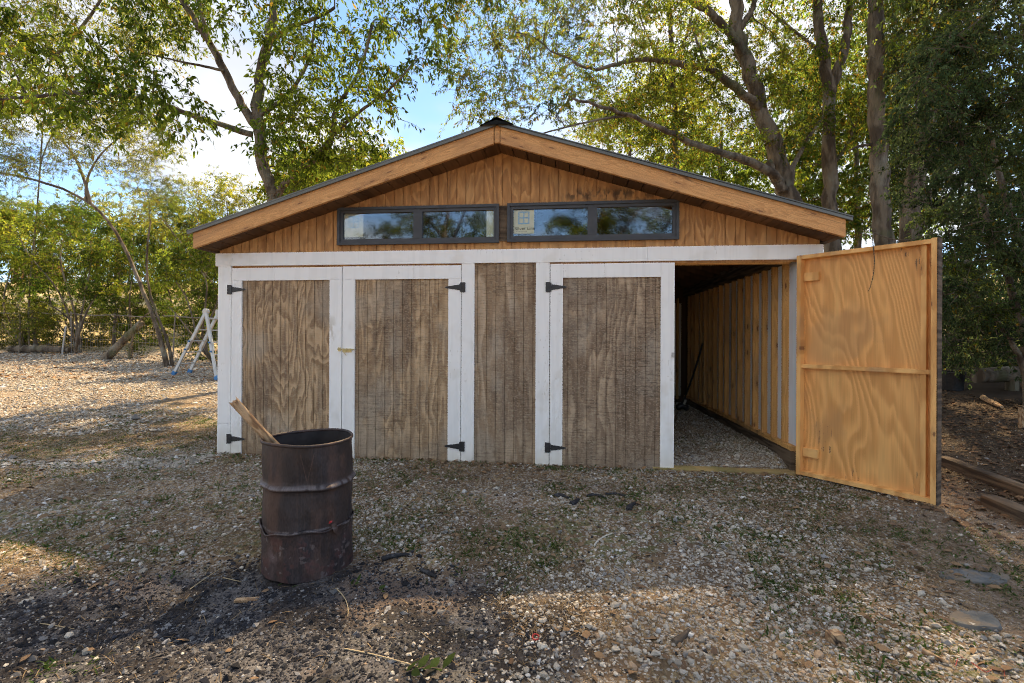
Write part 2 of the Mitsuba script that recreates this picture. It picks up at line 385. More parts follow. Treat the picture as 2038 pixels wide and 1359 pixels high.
def ash_mask(x, y):                                  # burnt, ashy soil round the barrel
    e = dr.sqrt(dr.square((x + 1.45) / 1.95) + dr.square((y - 2.32) / 1.02)) + .55 * (fbm(x * 1.6, y * 1.6, 5.0, 3) - .5)
    return 1 - smoothstep(.75, 1.05, e)
def ground_c(p, n, uv):
    x, y = p.x, p.y
    far = smoothstep(9.0, 16.0, y)
    f1, f2 = fbm(x * .9, y * .9, 1.0, 4), fbm(x * 5, y * 5, 2.0, 4)
    c = mix((.105, .070, .042), (.19, .135, .085), f2)
    c = mix(c, (.10, .072, .05), smoothstep(.5, .75, fbm(x * 2.4 + 4, y * 2.4, 7.0, 4)) * .7)
    straw = smoothstep(.5, .75, noise(x * 70, y * 22, 1.0)) * smoothstep(.35, .6, fbm(x * 3, y * 3, 4.0, 3))
    c = mix(c, (.34, .26, .15), straw * .6)
    d1, d2, cr = voronoi(x * 68 + noise(x * 30, y * 30) * .6, y * 68)
    peb = smoothstep(.03, .12, d2 - d1) * dr.select(cr < .05 + .5 * f1, 1.0, 0.0)
    c = mix(c, mix((.30, .27, .235), (.50, .475, .44), cr * 1.6), peb * .8)
    d3, d4, cs = voronoi(x * 14, y * 14)
    green = smoothstep(.55, .7, fbm(x * 1.4 + 9, y * 1.4, 3.0, 4)) * smoothstep(.4, .7, noise(x * 26, y * 26, 2.0))
    c = mix(c, (.075, .10, .035), green * .55)
    a = ash_mask(x, y)
    ash = mix((.014, .014, .017), (.085, .082, .085), smoothstep(.36, .70, fbm(x * 5, y * 5, 6.0, 5)))
    ash = ash * (.55 + .9 * noise(x * 120, y * 120, 3.0))
    ash = mix(ash, (.26, .19, .145), smoothstep(.60, .72, fbm(x * 1.7 + 3, y * 1.7, 9.0, 3)) * .35)
    c = mix(c, ash, a * .92)
    gravel = mix((.50, .46, .40), (.30, .26, .21), fbm(x * 2.2, y * 2.2, 6.0, 5))
    c = mix(c, gravel, far * (1 - smoothstep(18, 21, y)) * .6)
    dirt = smoothstep(.0, .7, x - .45 * y - .95 + .7 * (f1 - .5))
    c = mix(c, mix((.12, .085, .06), (.24, .185, .14), fbm(x * 6, y * 6, 8.0, 4)), dirt * .8)
    duff_shade = smoothstep(3.6, 4.6, x + .5 * (f1 - .5)) * smoothstep(2.6, 3.8, y)  # dark humus, with the deep shade of the bank also darkened into its colour
    c = mix(c, mix((.022, .017, .013), (.065, .046, .032), f2), duff_shade * .9)
    field = smoothstep(18.5, 22, y + 3 * (f1 - .5))
    return mix(c, mix((.55, .44, .24), (.42, .34, .19), fbm(x * .6, y * .6, 3.0, 4)), field)
def ground_h(p, n, uv):
    d1, d2, cr = voronoi(p.x * 42, p.y * 42)
    return (1 - dr.minimum(d1, .8)) * .006 * cr + fbm(p.x * 14, p.y * 14, 2.0, 4) * .02
scene['m_ground'] = bump(principled(ground_c, .92, .15), ground_h, 1.0, 3e-3)

# ------------------------------------------------------------------ the ground
def axis(a, b, step, far_lo, far_hi, grow=1.16):
    mid = list(np.arange(a, b + 1e-6, step)); lo, hi = [], []
    x, s = a, step
    while x > far_lo: s *= grow; x -= s; lo.append(x)
    x, s = b, step
    while x < far_hi: s *= grow; x += s; hi.append(x)
    return np.array(lo[::-1] + mid + hi)
gx, gy = axis(-6.2, 6.2, .045, -900, 900), axis(1.6, 7.0, .045, -900, 1200)
XX, YY = np.meshgrid(gx, gy)
near = sst(8.5, 6.5, np.abs(XX)) * sst(11, 8, YY)
ZZ = G(XX, YY) + near * (.022 * (meshkit.fbm(np.stack([XX * 4, YY * 4, XX * 0], -1), 4, 3) - .5) + .012 * (N3(XX, YY, 21, 4) - .5))
i = np.arange(len(gy) - 1)[:, None] * len(gx) + np.arange(len(gx) - 1)[None]
i = i.reshape(-1)
gf = np.vstack([np.stack([i, i + 1, i + 1 + len(gx)], 1), np.stack([i, i + 1 + len(gx), i + len(gx)], 1)])
add('ground', (np.stack([XX, YY, ZZ], -1).reshape(-1, 3), gf), 'm_ground', True, kind='structure', label='gravelly dirt yard rising to a dry field behind the fence')

# ------------------------------------------------------------------ the shed
S = thing('shed', 'long low wooden shed with white trimmed doors and a low gable', 'shed')
SL, SR = fs(437), 3.2                                    # the ends of the front wall
WZ = 2.37
BACK = -4.75
RIDGE = -.13
def soff(s): return 3.43 - .307 * abs(s - RIDGE)         # underside of the roof

def planks(holder, s0, s1, n0, z0, z1, mat, step=.1025, phase=.05, top=None, depth=.009):
    a = s0; edges = [s0]
    x = s0 + phase
    while x < s1 - .015: edges.append(x); x += step
    edges.append(s1)
    for a, b in zip(edges[:-1], edges[1:]):
        l, r = (a + .0036 if a > s0 else a), (b - .0036 if b < s1 else b)
        if r - l < .006: continue
        dn = depth + R.normal() * .0006
        if top is None: v, f = fbox(l, r, n0, n0 + dn, z0 + R.normal() * .002, z1, .0018)
        else:
            pts = []
            for c in ([l, r] if not l < RIDGE < r else [l, RIDGE, r]):
                for n in (n0, n0 + dn):
                    pts += [(c, n, z0), (c, n, top(c))]
            v, f = hull(pts); v = fw(v); f = f[:, ::-1]
        add(holder + '__plank', (v, f), mat)

# closed doors: (left, right, top, bottom) in the photograph's columns, with the stiles' and rail's sizes
def closed_door(xl, xr, zt, zb, xl_in, xr_in, rail, full_rail, joint, hinges, nb):
    d = key_of(S + '__door'); N0 = .012
    s0, s1, a, b = fs(xl) + .005, fs(xr) - .005, fs(xl_in), fs(xr_in)
    add(d + '__panel', fbox(s0 + .01, s1 - .01, -.024, N0 - .009, zb + .012, zt - .004), 'm_weathered')
    planks(d, a + .001, b - .001, N0 - .009, zb + .006, zt - rail - .001, 'm_weathered', phase=nb)
    st = zt - rail - .002 if full_rail else zt
    for l, r in ((s0, a), (b, s1)):
        add(d + '__stile', fbox(l, r, N0 - .002, N0 + .019, zb + R.normal() * .004, st, .003), 'm_white')
    l, r = (s0, s1) if full_rail else (a + .002, b - .002)
    j = fs(joint)
    for p, q in ((l, j - .0012), (j + .0012, r)):
        add(d + '__rail', fbox(p, q, N0 - .002, N0 + .0195, zt - rail, zt + R.normal() * .001, .003), 'm_white')
    return d, s0, s1
def hinge(d, s, z, way):
    """a black strap hinge: plate on the jamb, tapering strap on the door (way = +1 strap to the right)"""
    n = .0335
    ms = [fbox(min(s, s - way * .05), max(s, s - way * .05), n, n + .005, z - .055, z + .055, .0015)]
    pts = []
    for u, h in ((0, .032), (.05, .024), (.135, .008), (.15, .010), (.165, .004)):
        for q in (-h, h):
            for nn in (n, n + .004): pts.append((s + way * (u + .012), nn, z + q))
    v, f = hull(pts); ms.append((fw(v), f[:, ::-1]))
    k, f2 = tube(fw([[s + way * .003, n + .004, z - .05], [s + way * .003, n + .004, z + .05]]), .008, 8)
    ms.append((k, f2))
    for u, h in ((-.035, -.04), (-.035, .04), (-.018, 0), (.04, 0), (.09, 0), (.15, 0)):
        ms.append(fbox(s + way * u - .005, s + way * u + .005, n + .003, n + .008, z + h - .005, z + h + .005, .002))
    add(d + '__hinge', cat_(ms), 'm_black', 25)
d1, a0, a1 = closed_door(463, 683, 2.198, .012, 484, 658, .148, True, 549, None, .06)
d2, b0, b1 = closed_door(683, 919, 2.200, .012, 708, 893, .148, True, 824, None, .04)
d3, c0, c1 = closed_door(1094, 1342, 2.202, .006, 1120, 1314, .150, False, 1203, None, .055)
hinge(d1, a0, 1.945, 1); hinge(d1, a0, .205, 1)
hinge(d2, b1, 1.955, -1); hinge(d2, b1, .195, -1)
hinge(d3, c0, 1.950, 1); hinge(d3, c0, .212, 1)
# the barrel bolt between the first two doors, the hasp on the third
m = (a1 + b0) / 2
ms = [fbox(m + .012, m + .115, .0318, .036, 1.225, 1.268, .001), tube(fw([[m - .045, .043, 1.258], [m + .15, .043, 1.258]]), .0055, 8), fbox(m - .045, m - .012, .0318, .037, 1.235, 1.28, .001)]
for q in (.02, .06, .10): ms.append(fbox(m + q - .008, m + q + .008, .036, .052, 1.247, 1.269, .002))
ms.append(tube(fw([[m + .045, .05, 1.25], [m + .043, .056, 1.215], [m + .06, .052, 1.19]]), .005, 7))
add(d2 + '__latch', cat_(ms), 'm_brass', 30, label='small brass barrel bolt')
add(d3 + '__hasp', cat_([fbox(c1 - .03, c1 - .004, .0318, .042, 1.20, 1.255, .002), fbox(c1 - .024, c1 - .010, .042, .056, 1.215, 1.24, .002)]), 'm_aluminium')

# fixed trim and the narrow panel between the doors
for l, r, z0, z1 in ((SL, fs(463), .02, 2.221), (fs(919), fs(945), .0, 2.221), (fs(1066), fs(1094), .012, 2.221)):
    if l == SL:
        add(S + '__jamb_trim', fbox(l, r - .002, -.005, .030, .38, z1, .003), 'm_white')
        add(S + '__jamb_trim', fbox(l - .004, r - .002, -.005, .029, z0 - .01, .377, .003), 'm_white')
    else:
        add(S + '__jamb_trim', fbox(l + .002, r - .002, -.005, .030, z0, z1, .003), 'm_white')
add(S + '__jamb_trim', fbox(3.0, 3.13, -.02, .012, .02, 2.218, .003), 'm_white')
j = fs(1287)
add(S + '__header_board', fbox(fs(432), j - .001, -.005, .034, 2.222, WZ, .003), 'm_white')
add(S + '__header_board', fbox(j + .0015, SR, -.005, .033, 2.222, WZ + .002, .003), 'm_white')
planks(S + '__middle_panel', fs(945), fs(1066), .0, -.03, 2.222, 'm_weathered', phase=.03)
add(S + '__middle_panel__backing', fbox(fs(945) - .1, fs(1066) + .1, -.03, -.001, -.04, 2.225), 'm_weathered')
add(S + '__sill_beam', fbox(SL + .05, fs(1342) - .05, -.11, -.021, -.10, .03, .006), 'm_treated')
add(S + '__sill_beam', fbox(fs(1300), 2.99, -.085, .045, -.11, .035, .008), 'm_treated', label='worn yellowish timber across the open doorway')
# gable: planks round the two windows
WL = [(fs(673), fs(993), 2.4425, 2.866), (fs(1009), fs(1349), 2.446, 2.868)]
def gable_planks():
    xs = [SL + .0]
    x = SL + .07
    while x < 3.15: xs.append(x); x += .1025
    xs.append(3.18)
    wins = [(a, b) for a, b, _, _ in WL]
    cuts = sorted(set(xs + [c for w in wins for c in w]))
    for a, b in zip(cuts[:-1], cuts[1:]):
        if b - a < .004: continue
        l = a + (.0042 if a in xs else 0); r = b - (.0042 if b in xs else 0)
        mid = (a + b) / 2
        win = next((w for w in WL if w[0] < mid < w[1]), None)
        spans = [(2.345, None)] if win is None else [(2.345, win[2] + .01), (win[3] - .01, None)]
        for z0, z1 in spans:
            dn = .006 + R.normal() * .0006
            pts = []
            for c in ([l, r] if not l < RIDGE < r else [l, RIDGE, r]):
                for n in (-.004, dn): pts += [(c, n, z0), (c, n, z1 if z1 else soff(c) + .01)]
            v, f = hull(pts)
            add(S + '__gable__plank', (fw(v), f[:, ::-1]), 'm_gable')
gable_planks()
def frame_plate(s0, s1, z0, z1):
    return fbox(s0, s1, -.022, -.0045, z0, z1)
back = []
ws = [SL] + [c for w in WL for c in w[:2]] + [3.18]
for a, b, full in ((ws[0], ws[1], 1), (ws[1], ws[2], 0), (ws[2], ws[3], 1), (ws[3], ws[4], 0), (ws[4], ws[5], 1)):
    for z0, z1 in ([(2.2, None)] if full else [(2.2, 2.45), (2.86, None)]):
        pts = []
        for c in ([a, b] if not a < RIDGE < b else [a, RIDGE, b]):
            for n in (-.022, -.0045): pts += [(c, n, z0), (c, n, z1 if z1 else soff(c) + .01)]
        v, f = hull(pts); back.append((fw(v), f[:, ::-1]))
add(S + '__gable__backing', cat_(back), 'm_gable')

def window(w, sticker):
    a, b, z0, z1 = w
    k = key_of(S + '__window')
    n0, n1, fwid = -.02, .045, .030
    for q, (l, r, lo, hi) in enumerate(((a, b, z1 - fwid, z1), (a, b, z0, z0 + fwid), (a, a + fwid, z0 + fwid, z1 - fwid), (b - fwid, b, z0 + fwid, z1 - fwid))):
        add(k + '__frame', fbox(l, r, n0, n1, lo, hi, .004), 'm_vinyl')
    for l, r, lo, hi in ((a + fwid, b - fwid, z1 - .062, z1 - fwid), (a + fwid, b - fwid, z0 + fwid, z0 + .066), (a + fwid, a + .062, z0 + .066, z1 - .062), (b - .062, b - fwid, z0 + .066, z1 - .062)):
        add(k + '__sash', fbox(l, r, n0, n1 - .016, lo, hi, .003), 'm_vinyl')
    mid = (a + b) / 2 + .01
    add(k + '__mullion', fbox(mid - .05, mid + .05, n0, n1 - .012, z0 + .066, z1 - .062, .003), 'm_vinyl')
    for l, r in ((a + .058, mid - .046), (mid + .046, b - .058)):
        v = fw([[l, .005, z0 + .06], [r, .005, z0 + .06], [r, .005, z1 - .058], [l, .005, z1 - .058]])
        add(k + '__pane', (v, np.array([[0, 1, 2], [0, 2, 3]])), 'm_glass')
    return k, a, b, z0, z1, mid
kL = window(WL[0], 0); kR = window(WL[1], 1)
def text_at(txt, s, z, h, n, mat, name):
    t = meshkit.text_mesh(txt, h, .0008)
    v = np.array(t.vertices)
    add(name, (fw(np.stack([v[:, 0] + s, v[:, 2] + n, v[:, 1] + z], -1)), np.array(t.faces)[:, ::-1]), mat)
def sticker(k, name, words, n):
    a, z0, z1 = k[1] + .068, k[3] + .075, k[4] - .066
    add(name + '__paper', fbox(a, a + .225, n - .001, n, z0 + .02, z1 - .004, .0002), 'm_paper', label='pale sticker with a small blue window emblem' if words else 'faded sticker seen through the glass')
    cx, top = a + .112, z1 - .02
    for q in (-.055, 0, .055):
        add(name + '__emblem', fbox(cx + q - .006, cx + q + .006, n, n + .0008, top - .135, top, .0002), 'm_print_blue')
    for q in (0, -.0625, -.125):
        add(name + '__emblem', fbox(cx - .061, cx + .061, n + .0008, n + .0014, top + q - .012, top + q, .0002), 'm_print_blue')
    if words:
        text_at('Silver Line', a + .010, z1 - .222, .034, n, 'm_print_grey', name + '__lettering')
        add(name + '__lettering', fbox(a + .03, a + .15, n, n + .0006, z1 - .242, z1 - .239, .0001), 'm_print_grey')
sticker(kR, S + '__window_sticker', True, .0072)
sticker(kL, S + '__window_sticker_001', False, .0028)
l = kL[2] - .145
add(S + '__window_paper', fbox(l, l + .085, .001, .003, kL[3] + .07, kL[4] - .062, .0003), 'm_paper')
# a weathered block between the windows
add(S + '__gable__block', fbox(WL[0][1] + .004, WL[1][0] - .004, .0, .016, 2.46, 2.85, .003), 'm_old_timber')

# roof
OV, NB = .292, BACK - .25                              # front overhang
RL, RR = -3.54, 3.255
def slope_piece(s0, s1, n0, n1, lo, hi, c=0):
    pts = []
    for s in (s0, s1):
        for n in (n0, n1): pts += [(s, n, soff(s) + lo), (s, n, soff(s) + hi)]
    v, f = hull(pts)
    return fw(v), f[:, ::-1]
def seg(side, t0, t1):
    e = RL if side < 0 else RR
    return tuple(sorted((RIDGE + (e - RIDGE) * t0, RIDGE + (e - RIDGE) * t1)))
for side in (-1, 1):
    l, r = seg(side, .0105, 1.0)
    add(S + '__rake_board', slope_piece(l, r, OV, OV + .038, -.006, .165), 'm_fascia')
    e = RL if side < 0 else RR
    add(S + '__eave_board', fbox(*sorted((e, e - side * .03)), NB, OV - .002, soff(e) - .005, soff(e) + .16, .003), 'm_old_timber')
    x = 0.0; half = abs(e - RIDGE)
    while x < half - .03:
        y = min(x + .150, half - .03)
        l, r = sorted((RIDGE + side * (x + .004), RIDGE + side * (y - .004)))
        add(S + '__soffit__plank', slope_piece(l, r, .008, OV - .002, .0 + R.normal() * .0008, .018), 'm_soffit')
        x += .150
    # sheathing strips between the rake board and the metal, with gaps
    t = .01
    while t < .985:
        w = R.uniform(.05, .16)
        l, r = seg(side, t, min(t + w, .99))
        add(S + '__roof__batten', slope_piece(l, r, OV - .14, OV + .030, .166, .188), 'm_soffit' if R.random() < .6 else 'm_fascia')
        t += w + R.uniform(.01, .06)
    # ribbed metal sheet: a profile along the depth, straight down the slope
    ns = np.arange(NB, OV + .075, .06)
    prof = []
    for n in ns: prof += [(n, 0), (n + .034, 0), (n + .040, .014), (n + .054, .014)]
    prof = np.array([p for p in prof if p[0] < OV + .07] + [(OV + .07, 0)])
    sv = np.array([RIDGE + side * .0, RIDGE + side * (half + .06)])
    top, bot = [], []
    for s in sv:
        base = 3.43 - .307 * abs(s - RIDGE) + .19
        top.append(np.stack([np.full(len(prof), s), prof[:, 0], base + prof[:, 1] + .004], -1)); bot.append(np.stack([np.full(len(prof), s), prof[:, 0], base + prof[:, 1]], -1))
    V = np.concatenate(top + bot); n = len(prof); k = np.arange(n - 1)
    q = []
    for o in (0, 2 * n): q.append(np.stack([o + k, o + k + 1, o + n + k + 1, o + n + k], 1))
    for o in (0, n): q.append(np.stack([o + k, o + k + 1, 2 * n + o + k + 1, 2 * n + o + k], 1))
    for o in (0, n - 1): q.append(np.array([[o, o + n, o + 3 * n, o + 2 * n]]))
    add(S + '__roof__sheet', (fw(V), np.vstack(q)), 'm_roof')
    add(S + '__roof__drip_edge', slope_piece(*seg(side, .004, 1.015), OV + .04, OV + .066, .160, .206), 'm_roof')
add(S + '__rake_block', fbox(RIDGE - .027, RIDGE + .027, OV, OV + .030, 3.425, 3.60, .003), 'm_fascia')
cap = [(RIDGE - .17, 3.43 + .19 - .052 + .02), (RIDGE, 3.43 + .235), (RIDGE + .17, 3.43 + .19 - .052 + .02), (RIDGE, 3.43 + .205)]
v = np.array([[s, n, z] for n in (NB, OV + .09) for s, z in cap])
f = [[0, 1, 5, 4], [1, 2, 6, 5], [2, 3, 7, 6], [3, 0, 4, 7], [0, 3, 2, 1], [4, 5, 6, 7]]
add(S + '__roof__ridge_cap', (fw(v), np.array(f)), 'm_roof')

# inside: studs, plates, walls, rafters
IS = 2.93
add(S + '__side_wall', fbox(2.992, 3.165, BACK, -.03, -.1, soff(3.1), .002), 'm_inner')
add(S + '__side_wall', fbox(SL + .01, SL + .06, BACK, -.03, -.1, soff(SL) + .01, .002), 'm_weathered', label='weathered left side wall')
add(S + '__back_wall', (lambda v_f: (fw(v_f[0]), v_f[1][:, ::-1]))(hull([(s, n, z) for n in (BACK - .03, BACK) for s, z in ((SL, -.1), (3.165, -.1), (SL, soff(SL)), (3.165, soff(3.165)), (RIDGE, soff(RIDGE)))])), 'm_soffit')
add(S + '__wall_sheet', fbox(1.2, 2.86, BACK + .012, BACK + .016, .26, 2.1, .001), 'm_tarp', label='pale sheet hung on the back wall')
for q in range(17):
    n = -.25 - q * .282
    if n < BACK + .03: break
    j = R.normal() * .006
    add(S + '__stud', fbox(IS + R.normal() * .002, 2.991, n - .038 + j, n + j, .281, 2.22, .003), 'm_stud')
add(S + '__plate', fbox(IS - .005, 2.990, BACK, -.03, .235, .279, .003), 'm_stud')
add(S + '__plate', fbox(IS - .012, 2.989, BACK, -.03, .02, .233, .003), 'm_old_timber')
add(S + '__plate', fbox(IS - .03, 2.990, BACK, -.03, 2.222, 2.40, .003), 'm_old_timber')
add(S + '__header_beam', fbox(fs(1342) + .01, IS - .02, -.11, -.03, 2.19, 2.222, .003), 'm_stud')
for q in range(12):
    n = -.4 - q * .39
    for side in (-1, 1):
        l, r = sorted((RIDGE, (SL + .06) if side < 0 else 3.02))
        add(S + '__rafter', slope_piece(l, r, n - .038, n, -.14, .0), 'm_soffit')
for side in (-1, 1):
    add(S + '__roof__deck', slope_piece(*seg(side, .0, .97), BACK, -.005, .004, .02), 'm_soffit')
# studs of the back corner, a lamp-socket sized fitting
for q in range(6):
    s = 2.80 - q * .09 if q < 1 else 1.1 - q * .4
    add(S + '__stud', fbox(s - .04, s, BACK + .001, BACK + .011 if q else BACK + .09, .2, 2.2, .003), 'm_stud')
# little bits on the wall: nails would be too small

# the open door
def dbox(e0, e1, m0, m1, z0, z1, c=.003):
    v, f = cbox(e0, e1, m0, m1, z0, z1, c)
    P = np.stack([DH[0] + v[:, 0] * DE[0] + v[:, 1] * DM[0], DH[1] + v[:, 0] * DE[1] + v[:, 1] * DM[1], v[:, 2]], -1)
    return P, f[:, ::-1] if (DE[0] * DM[1] - DE[1] * DM[0]) < 0 else f
D4 = key_of(S + '__door'); LD = 1.118
tag(D4, 'plywood door standing wide open on its frame')
zb, zt = .022, 2.252
add(D4 + '__panel', dbox(.0, LD + .003, -.052, -.040, zb, zt), 'm_plywood')
add(D4 + '__stile', dbox(.0, .038, -.039, .045, zb, zt, .003), 'm_pine')
add(D4 + '__stile', dbox(LD - .115, LD - .077, -.039, .006, zb + .04, zt - .04, .003), 'm_pine')
add(D4 + '__rail', dbox(.039, LD - .035, -.039, .035, zt - .038, zt, .003), 'm_pine')
add(D4 + '__rail', dbox(.039, LD - .035, -.039, .035, zb, zb + .038, .003), 'm_pine')
add(D4 + '__rail', dbox(.039, LD - .035, -.039, .022, 1.108, 1.146, .003), 'm_pine')
add(D4 + '__block', dbox(.041, .185, -.039, -.004, 1.99, 2.075, .003), 'm_pine')
add(D4 + '__block', dbox(.041, .185, -.039, -.004, .21, .295, .003), 'm_pine')
add(D4 + '__post', dbox(LD - .034, LD + .004, -.039, .050, zb, zt + .004, .003), 'm_pine')
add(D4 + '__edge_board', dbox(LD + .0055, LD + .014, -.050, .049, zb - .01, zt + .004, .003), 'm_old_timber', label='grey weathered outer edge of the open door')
for q, z in ((-.01, 1.95), (-.01, .25)):
    add(D4 + '__hinge', dbox(-.035, .06, -.062, -.0535, z - .05, z + .05, .002), 'm_black')

# ------------------------------------------------------------------ barrel, the board in it
BX, BY = -1.308, 3.185
BZ = float(G(BX, BY)) - .004
def lathe(prof, sides=64, wob=None):
    prof = np.asarray(prof, float); th = np.arange(sides) / sides * 2 * np.pi
    r = prof[:, 0][:, None] * np.ones(sides); z = prof[:, 1][:, None] * np.ones(sides)
    if wob is not None: r, z = wob(r, z, th[None])
    v = np.stack([BX + r * np.cos(th), BY + r * np.sin(th), BZ + z], -1).reshape(-1, 3)
    n = len(prof); i = np.arange(n - 1)[:, None] * sides; j = np.arange(sides)[None]; j2 = (j + 1) % sides
    q = np.stack([i + j, i + j2, i + sides + j2, i + sides + j], -1).reshape(-1, 4)
    return v, np.vstack([q[:, [0, 1, 2]], q[:, [0, 2, 3]]])
def dent(r, z, th):
    k = .0055 * np.sin(3 * th + 1.0 + z * 4) + .005 * np.sin(5 * th + 2 + 7 * z) + .003 * np.sin(11 * th + z * 19)
    k = k - .020 * np.exp(-((th - 5.0) / .22) ** 2 - ((z - .58) / .13) ** 2)
    k = k - .012 * np.exp(-((th - 3.9) / .25) ** 2 - ((z - .55) / .1) ** 2)
    return r + k, z + .004 * np.sin(2 * th)
B = thing('barrel', 'rusty brown steel burn barrel standing on ashes', 'barrel')
rb = .268
zz = lambda a, b, n: [(rb, z) for z in np.linspace(a, b, n)]
def hoop(z0): return [(rb + .019 * math.sin(t * math.pi), z0 - .020 + .04 * t) for t in np.linspace(0, 1, 9)]
LIP = .285
up = zz(LIP - .02, .50, 8) + hoop(.545) + zz(.59, .80, 9)
inner = [(rb - .004, z) for z in np.linspace(.80, .05, 14)]
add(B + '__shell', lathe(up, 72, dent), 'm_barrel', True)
add(B + '__lining', lathe(inner, 72, dent), 'm_soot', True)
def low_w(r, z, th):
    r, z = dent(r, z, th)
    t = z / LIP
    edge = np.clip((t - .72) / .28, 0, 1) ** 2
    wave = .010 * np.sin(4 * th + .6) - .022 * np.exp(-((th - 4.05) / .28) ** 2) + .02 * np.exp(-((th - 3.55) / .22) ** 2) + .022 * np.exp(-((th - 5.9) / .35) ** 2) + .007 * np.sin(9 * th)
    return r + edge * .003, z + edge * wave * .8
lo = [(rb + .003, z) for z in np.linspace(0, LIP - .015, 10)] + [(rb + .007, LIP - .008), (rb + .011, LIP), (rb + .009, LIP + .007), (rb + .004, LIP + .008), (rb - .001, LIP + .002)] + [(rb + .001, z) for z in np.linspace(LIP - .015, 0, 8)]
add(B + '__base', lathe(lo, 96, low_w), 'm_barrel', True, label='lower drum section with a torn wavy lip')
rim = [(rb + .001 + .008 * math.cos(t), .806 + .010 * math.sin(t)) for t in np.linspace(-math.pi, math.pi, 13)]
add(B + '__rim', lathe(rim, 72, lambda r, z, th: (r + .0055 * np.sin(3 * th + 1.0 + 3.2) + .004 * np.sin(5 * th + 7.6), z + .004 * np.sin(2 * th))), 'm_barrel', True)
fl = np.array([[math.cos(a) * r, math.sin(a) * r] for r in (.0, .1, .2, .264) for a in np.arange(24) / 24 * 2 * np.pi])
fz = BZ + .20 + .05 * meshkit.noise(np.c_[fl * 14, fl[:, :1] * 0], 3)
fv = np.c_[fl + [BX, BY], fz]; q = []
for a in range(3):
    for b in range(24): q.append([a * 24 + b, a * 24 + (b + 1) % 24, a * 24 + 24 + (b + 1) % 24, a * 24 + 24 + b])
add(B + '__ash_bed', (fv, np.array(q)), 'm_soot', True)
ca = -.62
fp = np.array([BX, BY, BZ]) + np.array([math.cos(ca) * .280, math.sin(ca) * .280, .315])
tang, outw = np.array([-math.sin(ca), math.cos(ca), 0]), np.array([math.cos(ca), math.sin(ca), 0])
pts = [fp + tang * a + outw * o + np.array([0, 0, z]) for a, o, z in ((-.03, .004, .0), (-.012, .02, .012), (.0, .026, -.02), (-.02, .02, -.045), (.012, .012, -.075), (.022, .014, -.085), (.018, .004, -.03), (.0, .0, .0))]
v, f = hull(pts); add(B + '__torn_flap', (v, f), 'm_barrel', 30, label='curled strip of torn metal on the right side')
v, f = hull([fp + tang * a + outw * o + np.array([0, 0, z]) for a, o, z in ((-.05, .008, .012), (-.035, .018, .018), (-.026, .016, .028), (-.045, .012, .03), (-.03, .004, .02))])
add(B + '__red_scrap', (v, f), 'm_red', label='red scrap of plastic caught in the tear')
p0, p1 = np.array([-1.24, 3.22, .36]), at(466, 799, 3.03)
ax = unit(p1 - p0); sd = unit(np.cross(ax, [0, -1, 0.2])); th_ = np.cross(ax, sd)
n = 44; sides = 14
t = np.linspace(0, 1, n); ang = np.arange(sides) / sides * 2 * np.pi
ring = np.stack([np.sign(np.cos(ang)) * np.abs(np.cos(ang)) ** .6 * .026, np.sign(np.sin(ang)) * np.abs(np.sin(ang)) ** .6 * .016], -1)
V = []
for a in t:
    w = (1.1 - .25 * a)
    pp = p0 + (p1 - p0) * a
    e = np.array([meshkit.noise(np.array([[math.cos(g) * 3, math.sin(g) * 3, a * 1.6]]), 2)[0] for g in ang]) - .5
    d_ = np.array([meshkit.noise(np.array([[math.cos(g) * 7, math.sin(g) * 7, a * 4]]), 5)[0] for g in ang]) - .5
    rr = ring * w * (1 + .5 * e + .30 * d_)[:, None]
    along = np.where(a > .985, (e + d_) * .035, 0) * np.ones(sides)
    V.append(pp + sd * rr[:, :1] + th_ * rr[:, 1:] + ax * along[:, None])
V = np.vstack(V); i = np.arange(n - 1)[:, None] * sides; j = np.arange(sides)[None]; j2 = (j + 1) % sides
q = np.stack([i + j, i + j2, i + sides + j2, i + sides + j], -1).reshape(-1, 4)
F = np.vstack([q[:, [0, 1, 2]], q[:, [0, 2, 3]]]); nV = len(V)
V = np.vstack([V, p0[None], (p1 - ax * .03)[None]]); k = np.arange(sides)
F = np.vstack([F, np.stack([k * 0 + nV, (k + 1) % sides, k], 1), np.stack([k * 0 + nV + 1, (n - 1) * sides + k, (n - 1) * sides + (k + 1) % sides], 1)])
add('driftwood', (V, F), 'm_driftwood', 35, label='splintered weathered board sticking up out of the barrel', cat='wood')

# ------------------------------------------------------------------ ladder
LAD = thing('ladder', 'folded aluminium step ladder with blue feet beside the shed', 'ladder')
f1 = gp(347, 746); H1 = at(410, 620, f1[1] + .15); wv = np.array([.09, .42, 0.0])
f2 = f1 + wv; f2[2] = G(f2[0], f2[1]); f3 = gp(434, 757); f4 = f3 + wv; f4[2] = G(f4[0], f4[1]); H2 = H1 + wv
def bar(a, b, w, t, c=.003, out=None):
    a, b = np.asarray(a, float), np.asarray(b, float); x = unit(b - a); y = unit(np.cross(x, unit(wv))); z = np.cross(x, y)
    v, f = cbox(0, np.linalg.norm(b - a), -w / 2, w / 2, -t / 2, t / 2, c)
    return a + v[:, :1] * x + v[:, 1:2] * y + v[:, 2:] * z, f
for top, foot in ((H1, f1), (H2, f2), (H1, f3), (H2, f4)):
    add(LAD + '__rail', bar(top, top + (foot - top) * .60, .082, .045), 'm_aluminium')
    o = unit(wv) * (-.032 if top is H1 else .032)
    add(LAD + '__rail', bar(top + (foot - top) * .45 + o, top + (foot - top) * .95 + o, .074, .04), 'm_aluminium')
    add(LAD + '__foot', bar(top + (foot - top) * .945 + o, foot + o, .105, .06), 'm_blue')
    for tt in (.47, .60):
        add(LAD + '__lock_knob', tube([top + (foot - top) * tt + o, top + (foot - top) * tt + o * 3], .022, 8), 'm_blue')
